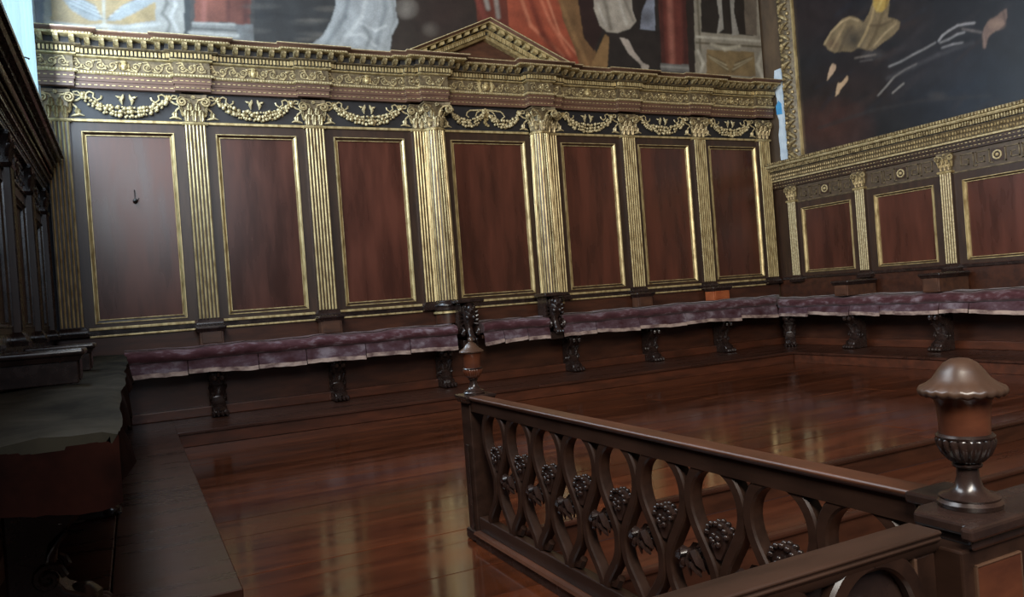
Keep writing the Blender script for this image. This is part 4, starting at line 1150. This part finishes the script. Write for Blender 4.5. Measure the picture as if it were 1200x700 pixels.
# left bench cover
LO = (XL, 3.6, -.42)
cv = thing('bench_cover', 'worn grey cloth cover with a ragged red edge over the left bench', 'cover', LO)
rr = random.Random(9); rings = []; Ys = np.concatenate([np.linspace(3.38, 4.2, 12), np.linspace(4.3, 12.3, 60)])
for i, yy in enumerate(Ys):
    r = []
    for j, xx in enumerate(np.linspace(XL + .01, -.13, 9)):
        r.append((xx, yy, -.405 + .01 * math.sin(yy * 3 + xx * 9) + rr.uniform(-.007, .007)))
    e = .03 * math.sin(yy * 2.1) + .02 * math.sin(yy * 5.3)
    r.append((-.08 + e * .3, yy, -.418 + rr.uniform(-.006, .006)))
    r += [(-.10, yy, -.45), (XL + .01, yy, -.45)]
    rings.append(r)
obj('cover_top', MB().loft(rings), 'cover', cv, org=LO, smooth=70)
rings = []
for i, yy in enumerate(Ys):
    e = .02 * math.sin(yy * 2.3) + .03 * math.sin(yy * 4.7 + 1) + rr.uniform(-.012, .012)
    z1 = -.64 + .04 * math.sin(yy * 1.7) + rr.uniform(-.03, .03)
    rings.append([(-.10 + e * .3, yy, -.42), (-.085 + e, yy, -.52), (-.075 + e * 1.3, yy, z1), (-.09 + e * 1.3, yy, z1), (-.105 + e, yy, -.52), (-.115 + e * .3, yy, -.44)])
obj('front_flap', MB().loft(rings), 'redcloth', cv, org=LO, smooth=70)
rings = []
for i in range(25):
    xx = XL + .01 + (-.085 - XL) * i / 24
    d = .012 * math.sin(i * .8) + rr.uniform(-.004, .004)
    zb2 = -.66 + .03 * math.sin(i * .23) + rr.uniform(-.006, .006)
    rings.append([(xx, 3.385, -.42), (xx, 3.36 + d, -.53), (xx, 3.365 + d * 1.5, zb2), (xx, 3.38 + d * 1.5, zb2), (xx, 3.375 + d, -.53), (xx, 3.40, -.44)])
obj('end_flap', MB().loft(rings), 'redcloth', cv, org=LO, smooth=70)

# ------------------------------------------------------------------ armrest blocks
def armrest(label, loc, rot, w, L, h, matname='wood'):
    t = thing('armrest', label, 'armrest', loc, rot, 'plain armrest blocks on the benches')
    obj('block', MB().box(-w / 2, w / 2, -L, 0, 0, h - .05), matname, t, smooth=0, bevel=.008)
    obj('front_board', MB().box(-w / 2 + .03, w / 2 - .03, -L - .012, -L, .02, h - .07), matname, t, smooth=0, bevel=.006)
    obj('moulding', MB().sweep([(-w / 2, 0), (-w / 2, -L), (w / 2, -L), (w / 2, 0)], [(-.02, h - .09), (.015, h - .085), (.03, h - .05), (-.02, h - .05)]), 'dark', t)
    obj('top_slab', MB().box(-w / 2 - .045, w / 2 + .045, -L - .05, 0, h - .05, h), 'dark', t, smooth=0, bevel=.02, seg=3)
    return t
sz = -.365
armrest('dusky armrest block below the second gilded pilaster from the left', (1.03, YB - .1, sz), BACK, .33, .2, .27)
armrest('reddish armrest block below the third gilded pilaster from the left', (2.78, YB - .1, sz), BACK, .33, .2, .29)
armrest('dark armrest block below the pilaster right of the pediment columns', (8.72, YB - .1, sz), BACK, .33, .2, .27)
armrest('bare orange wooden armrest block on the bench along the back wall', (10.52, YB - .1, sz), BACK, .40, .26, .27, 'orange')
armrest('wooden armrest block on the right wall bench, nearest the corner', (XR - .08, 10.12, -.425), RIGHT, .3, .74, .28)
armrest('wooden armrest block on the right wall bench, below the third slim pilaster', (XR - .08, 8.34, -.425), RIGHT, .3, .74, .31)
armrest('large dark armrest block on the grey cover of the left bench', (XL + .08, 6.62, -.39), LEFT, .32, .52, .25, 'dark')
armrest('smaller dark armrest beyond the large one on the left bench', (XL + .08, 8.4, -.39), LEFT, .32, .52, .25, 'dark')

# carved figure armrests flanking the middle seat
def figure_armrest(label, x):
    t = thing('carved_armrest', label, 'armrest', (x, YB - .3, -.62), BACK, 'carved figure armrests')
    obj('top_slab', MB().prism([(-.16, .1), (-.16, -.37), (-.24, -.41), (-.24, -.47), (.24, -.47), (.24, -.41), (.16, -.37), (.16, .1)], .58, .64, 'z'), 'dark', t, bevel=.015)
    obj('back_post', MB().box(-.1, .1, -.25, .1, .05, .58), 'dark', t, smooth=0, bevel=.01)
    f = MB()
    f.tube([(0, -.30, .52), (0, -.36, .42), (0, -.33, .30), (0, -.28, .2), (0, -.34, .08), (0, -.42, -.02)], [.09, .11, .1, .08, .07, .06], 10)
    obj('figure_body', f, 'dark', t, smooth=60)
    h = MB(); h.blob((0, -.42, .47), (.075, .07, .09), 10, 7); h.blob((0, -.49, .46), (.018, .03, .025), 6, 4)
    for s in (-1, 1):
        h.blob((s * .03, -.475, .49), .016, 6, 4); h.blob((s * .075, -.40, .5), (.03, .04, .06), 7, 4); h.blob((s * .055, -.42, .34), (.045, .05, .045), 8, 5)
    h.blob((0, -.40, .55), (.08, .07, .035), 8, 4)
    obj('figure_head', h, 'dark', t, smooth=60)
    for s in (-1, 1):
        w = MB()
        for k in range(4):
            w.tube([(s * .08, -.3, .4 - .05 * k), (s * .15, -.32, .44 - .07 * k), (s * .17, -.26, .34 - .08 * k), (s * .12, -.2, .2 - .04 * k)], [.02, .035, .03, .008], 6)
        obj('wing', w, 'dark', t)
        v = MB().tube([(s * .13, -.36 + p[0], .1 + p[2]) for p in spiral(0, 0, .09, 1.5, 0, 1, 14)], .022, 6, up=(1, 0, 0))
        obj('side_scroll', v, 'dark', t)
    p = MB()
    for k in range(3): p.blob((-.05 + .05 * k, -.46, -.03), (.03, .055, .035), 7, 4)
    p.blob((0, -.4, .0), (.09, .08, .05), 8, 5)
    obj('paw', p, 'dark', t)
    obj('foot_block', MB().box(-.13, .13, -.36, .1, -.16, -.03), 'dark', t, smooth=0, bevel=.01)
    return t
figure_armrest('dark carved figure armrest left of the middle seat', 4.945)
figure_armrest('dark carved figure armrest right of the middle seat', 6.56)

# ------------------------------------------------------------------ balustrade
def make_post(name, label, loc, w, h, capw):
    t = thing(name, label, 'post', loc, 0)
    hw = w / 2
    obj('post_shaft', MB().box(-hw, hw, -hw, hw, 0, h - .04), 'rail', t, smooth=0, bevel=.012)
    return t
XA, YA = 2.03, 4.83
RAILTOP = -.632
ta = thing('newel_post', 'square wooden newel post at the far end of the pierced balustrade', 'post', (XA, YA, ZF))
hA = RAILTOP - ZF
obj('post_shaft', MB().box(-.075, .075, -.075, .075, 0, hA - .03), 'rail', ta, smooth=0, bevel=.008)
obj('side_strip', MB().box(-.085, -.075, -.02, .02, .02, hA * .66), 'dark', ta, smooth=0, bevel=.004)
obj('post_foot', MB().box(-.095, .095, -.085, .095, 0, .07), 'dark', ta, smooth=0, bevel=.015)
obj('post_cap', MB().sweep([(-.075, .075), (-.075, -.075), (.075, -.075), (.075, .075), (-.075, .075)][::1], [(0, hA - .05), (.02, hA - .045), (.03, hA - .02), (.035, hA - .015), (.035, hA), (-.075, hA)]), 'dark', ta)
obj('cap_board', MB().box(-.105, .105, -.105, .105, hA - .016, hA + .002), 'dark', ta, smooth=0, bevel=.006)

def gad(n, amp, z0, z1):
    def f(r, z, a):
        if z0 < z < z1: return r * (1 + amp * abs(math.sin(a * n / 2)) - amp * .5), z
        return r, z
    return f
def make_urn(label, loc, s, pointed):
    t = thing('urn_finial', label, 'finial', loc, 0, 'urn finials of the balustrade')
    q = lambda L: [(r * s, z * s) for r, z in L]
    obj('urn_foot', MB().lathe(q([(.0, 0), (.074, 0), (.078, .012), (.07, .02), (.072, .026), (.05, .034), (.034, .05), (.027, .075), (.026, .098), (.034, .102), (.036, .108), (.03, .113)]), 36), 'dark', t, smooth=50)
    obj('gadrooned_bowl', MB().lathe(q([(.03, .111), (.04, .118), (.055, .135), (.064, .155), (.068, .172), (.066, .18), (.06, .183)]), 96, mod=gad(20, .12, .116 * s, .176 * s)), 'dark' if not pointed else 'urn', t, smooth=60)
    obj('bowl_rim', MB().lathe(q([(.058, .176), (.068, .178), (.07, .184), (.064, .19), (.058, .19)]), 36), 'dark', t)
    obj('urn_body', MB().lathe(q([(.06, .186), (.06, .2), (.061, .23), (.064, .262), (.071, .285), (.078, .296), (.06, .298)]), 40), 'urn', t, smooth=50)
    if pointed:
        obj('urn_lid', MB().lathe(q([(.06, .298), (.088, .3), (.09, .308), (.082, .316), (.062, .328), (.046, .345), (.036, .36), (.022, .368), (.016, .374), (.02, .384), (.014, .4), (.002, .412)]), 36), 'lid', t, smooth=50)
    else:
        def scal(r, z, a):
            k = r / (.11 * s)
            if k > .8: return r * (1 + .008 * abs(math.sin(a * 11))), z - .005 * s * abs(math.sin(a * 11))
            return r, z
        obj('urn_lid', MB().lathe(q([(.06, .296), (.096, .292), (.103, .299), (.104, .307), (.1, .313), (.084, .32), (.068, .333), (.054, .354), (.04, .372), (.022, .383), (.002, .386)]), 104, mod=scal), 'lid', t, smooth=60)
    return t
make_urn('small pointed urn finial on the far newel post', (XA + .0, YA - .0, RAILTOP + .002), .93, True)

# rail 1
RXc = 1.995
bal = thing('balustrade', 'pierced carved wooden balustrade running towards the camera', 'balustrade', (RXc, 3.1, ZF))
BO = (RXc, 3.1, ZF)
Y0, Y1 = 1.44, 4.745
obj('handrail', MB().prism([(RXc - .04, RAILTOP - .028), (RXc - .05, RAILTOP - .018), (RXc - .052, RAILTOP - .008), (RXc - .046, RAILTOP), (RXc + .042, RAILTOP), (RXc + .047, RAILTOP - .012), (RXc + .038, RAILTOP - .028)], Y0, Y1, 'y'), 'handrail', bal, org=BO, bevel=.003)
obj('upper_rail', MB().box(RXc - .034, RXc + .034, Y0, Y1, RAILTOP - .1, RAILTOP - .028), 'rail', bal, org=BO, smooth=0)
obj('lower_rail', MB().box(RXc - .034, RXc + .034, Y0, Y1, -1.52, -1.43), 'rail', bal, org=BO, smooth=0, bevel=.008)
obj('plinth', MB().box(RXc - .065, RXc + .08, Y0, Y1, ZF, -1.535), 'dark', bal, org=BO, smooth=0)
obj('plinth_ledge', MB().prism([(RXc - .08, -1.535), (RXc - .072, -1.52), (RXc + .085, -1.52), (RXc + .095, -1.535)], Y0, Y1, 'y'), 'handrail', bal, org=BO, smooth=0)
P = .34; zt_, z1_, z2_, z3_ = -.705, -.865, -1.15, -1.47
def disp(z):
    um = P / 2 - .018
    if z > z1_:
        t = (z - z1_) / (zt_ - z1_); return um * math.sqrt(max(0, 1 - t * t))
    f = .5 + .5 * math.cos(PI * (z1_ - z) / (z1_ - z2_))
    return .024 + (um - .024) * (f ** .8 if z > z2_ else f ** 1.7)
def strand_mesh(sgn, along_axis, depth, w=.025):
    mb = MB(); rings = []
    zs = list(np.linspace(zt_, z1_, 9) ) + list(np.linspace(z1_, -1.43, 22))[1:]
    zs = [zt_ - (zt_ - z1_) * (1 - math.cos(a)) for a in np.linspace(0, PI / 2, 10)] + list(np.linspace(z1_, -1.43, 22))[1:]
    pts = [(sgn * disp(z), z) for z in zs]
    for i, (u, z) in enumerate(pts):
        a = pts[max(0, i - 1)]; b = pts[min(len(pts) - 1, i + 1)]
        tx, tz = b[0] - a[0], b[1] - a[1]; l = math.hypot(tx, tz); nx, nz = -tz / l, tx / l
        ww = w
        prof = [(-ww, -depth), (-ww, depth), (-ww * .7, depth + .008), (ww * .7, depth + .008), (ww, depth), (ww, -depth), (ww * .7, -depth - .008), (-ww * .7, -depth - .008)]
        ring = []
        for n_, d_ in prof:
            uu = u + nx * n_; zz = z + nz * n_
            ring.append((d_, uu, zz) if along_axis == 'y' else (uu, d_, zz))
        rings.append(ring)
    return mb.loft(rings)
s0 = {}
ycols = [4.43 - P * k for k in range(9)]
for sgn in (-1, 1):
    s0[sgn] = obj('oval_tracery', strand_mesh(sgn, 'y', .022 + .001 * sgn), 'rail', bal, loc=(0, ycols[0] - 3.1, 0), org=(0, 0, ZF), smooth=24)
    for yc in ycols[1:]:
        dup(s0[sgn], (0, yc - 3.1, 0), parent=bal)
def blossom():
    """leafy crown filling the foot of an upper oval"""
    b = MB()
    b.prism([(-.055, .035), (-.03, .055), (0, .065), (.03, .055), (.055, .035), (.045, -.02), (.012, -.075), (-.012, -.075), (-.045, -.02)], -.02, .02, 'x')
    for sx in (-1, 1):
        for k in range(7):
            a = PI * (.02 + .16 * k)
            b.blob((sx * .02, math.cos(a) * .055, .02 + math.sin(a) * .045), (.012, .014, .012), 6, 4)
        for k in range(5):
            a = k * 2 * PI / 5
            b.blob((sx * .03, math.cos(a) * .02, .0 + math.sin(a) * .02), (.01, .013, .013), 6, 4)
        b.blob((sx * .038, 0, 0), .009, 6, 4)
    return b
def winged_leaf():
    """spread leaf hanging at the head of a lower oval"""
    b = MB()
    for sx in (-1, 1):
        for sy in (-1, 1):
            b.tube([(sx * .012, 0, .03), (sx * .03, sy * .03, .035), (sx * .03, sy * .065, .01), (sx * .02, sy * .085, -.02)], [.012, .024, .02, .004], 6)
            b.tube([(sx * .02, 0, .0), (sx * .032, sy * .025, -.005), (sx * .028, sy * .05, -.03), (sx * .02, sy * .06, -.05)], [.014, .02, .014, .004], 6)
            b.blob((sx * .034, sy * .05, .02), .01, 6, 4)
        b.tube([(sx * .02, 0, .05), (sx * .034, 0, .0), (sx * .026, 0, -.06)], [.01, .018, .004], 6)
    return b
f0 = obj('carved_blossom', blossom(), 'dark', bal, loc=(0, ycols[0] - 3.1, -1.0 - ZF), smooth=50)
for yc in ycols[1:]: dup(f0, (0, yc - 3.1, -1.0 - ZF), parent=bal)
f1 = obj('carved_leaf', winged_leaf(), 'dark', bal, loc=(0, ycols[0] - P / 2 - 3.1, -1.125 - ZF), smooth=50)
for yc in ycols[1:]: dup(f1, (0, yc - P / 2 - 3.1, -1.125 - ZF), parent=bal)
sc0 = obj('foot_scroll', MB().tube([(0, -.06, .06), (0, -.03, .02), (0, .01, .012), (0, .03, .03), (0, .015, .045)], [.02, .022, .02, .016, .01], 6, up=(1, 0, 0)), 'rail', bal, loc=(0, ycols[0] - P / 2 - 3.1 - .06, -1.425 - ZF))
for yc in ycols[1:]: dup(sc0, (0, yc - P / 2 - 3.1 - .06, -1.425 - ZF), parent=bal)

# post B
tb = thing('newel_post', 'broad panelled newel post with stepped cap in the near right corner', 'post', (1.9, 1.3, ZF - .0))
TO = (1.9, 1.3, ZF)
obj('post_shaft', MB().box(1.735, 2.14, 1.215, 1.42, ZF, RAILTOP - .055), 'rail', tb, org=TO, smooth=0, bevel=.006)
cap = [(1.74, 1.19), (2.3, 1.19), (2.3, 1.36), (2.1, 1.36), (2.1, 1.51), (1.925, 1.51), (1.925, 1.40), (1.835, 1.40), (1.775, 1.37), (1.775, 1.23), (1.74, 1.22)]
obj('post_cap', MB().prism(cap, RAILTOP - .03, RAILTOP + .002, 'z'), 'dark', tb, org=TO, smooth=0, bevel=.008)
cap2 = [(1.755, 1.205), (2.29, 1.205), (2.29, 1.35), (2.09, 1.35), (2.09, 1.495), (1.94, 1.495), (1.94, 1.39), (1.85, 1.39), (1.79, 1.36), (1.79, 1.225)]
obj('cap_moulding', MB().prism(cap2, RAILTOP - .06, RAILTOP - .03, 'z'), 'dark', tb, org=TO, smooth=0, bevel=.01)
def pframe(x0, x1, z0_, z1__, yf, name, par, org, m='lid', w=.012):
    for a in ((x0, x1, z1__ - w, z1__), (x0, x1, z0_, z0_ + w), (x0, x0 + w, z0_, z1__), (x1 - w, x1, z0_, z1__)):
        obj(name, MB().box(a[0], a[1], yf - .008, yf + .004, a[2], a[3]), m, par, org=org, smooth=0, bevel=.003)
pframe(1.775, 1.955, ZF + .1, RAILTOP - .095, 1.215, 'panel_moulding', tb, TO, w=.006)
pframe(1.99, 2.12, ZF + .1, RAILTOP - .095, 1.215, 'panel_moulding', tb, TO, w=.006)
obj('panel_board', MB().box(1.781, 1.949, 1.209, 1.214, ZF + .106, RAILTOP - .101), 'urn', tb, org=TO, smooth=0)
make_urn('large wooden urn finial with scalloped lid on the near newel post', (1.925, 1.315, RAILTOP + .003), 1.0, False)

# rail 2 across the view
b2 = thing('panelled_rail', 'solid carved wooden railing panel crossing the bottom of the view', 'railing', (1.0, 1.24, ZF))
B2 = (1.0, 1.24, ZF)
XA0, XA1 = .3, 1.735
RT2 = -.645
obj('handrail', MB().prism([(1.271, RT2 - .032), (1.261, RT2 - .02), (1.267, RT2 - .015), (1.259, RT2 - .006), (1.264, RT2), (1.349, RT2), (1.357, RT2 - .012), (1.351, RT2 - .032)], XA0, 1.733, 'x'), 'dull_rail', b2, org=B2, smooth=30, bevel=.003)
obj('handrail_moulding', MB().prism([(1.287, RT2 - .06), (1.277, RT2 - .05), (1.271, RT2 - .032), (1.346, RT2 - .032), (1.336, RT2 - .06)], XA0, XA1, 'x'), 'dull_rail', b2, org=B2, smooth=30)
obj('backing_panel', MB().box(XA0, XA1, 1.306, 1.331, ZF, RT2 - .06), 'dark', b2, org=B2, smooth=0)
obj('end_stile', MB().box(1.665, XA1, 1.286, 1.306, ZF, RT2 - .06), 'rail', b2, org=B2, smooth=0, bevel=.004)
obj('end_bead', MB().box(1.655, 1.665, 1.281, 1.306, ZF + .1, RT2 - .06), 'lid', b2, org=B2, smooth=0, bevel=.003)
obj('lower_rail', MB().box(XA0, XA1, 1.271, 1.361, ZF, ZF + .16), 'rail', b2, org=B2, smooth=0, bevel=.008)
for k in range(4):
    xc = 1.51 - P * k
    for sgn in (-1, 1):
        c = obj('oval_tracery', strand_mesh(sgn, 'x', .01), 'rail', b2, loc=(xc - 1.0, 1.293 - 1.24, .03), org=(0, 0, ZF), smooth=24)
    fb = MB()
    for j in range(6):
        a = j * PI / 3
        fb.blob((xc + math.cos(a) * .035, 1.283, -.84 + math.sin(a) * .045), (.024, .016, .03), 7, 4)
    fb.blob((xc, 1.276, -.84), .018, 7, 4)
    obj('carved_blossom', fb, 'dark', b2, org=B2, smooth=50)
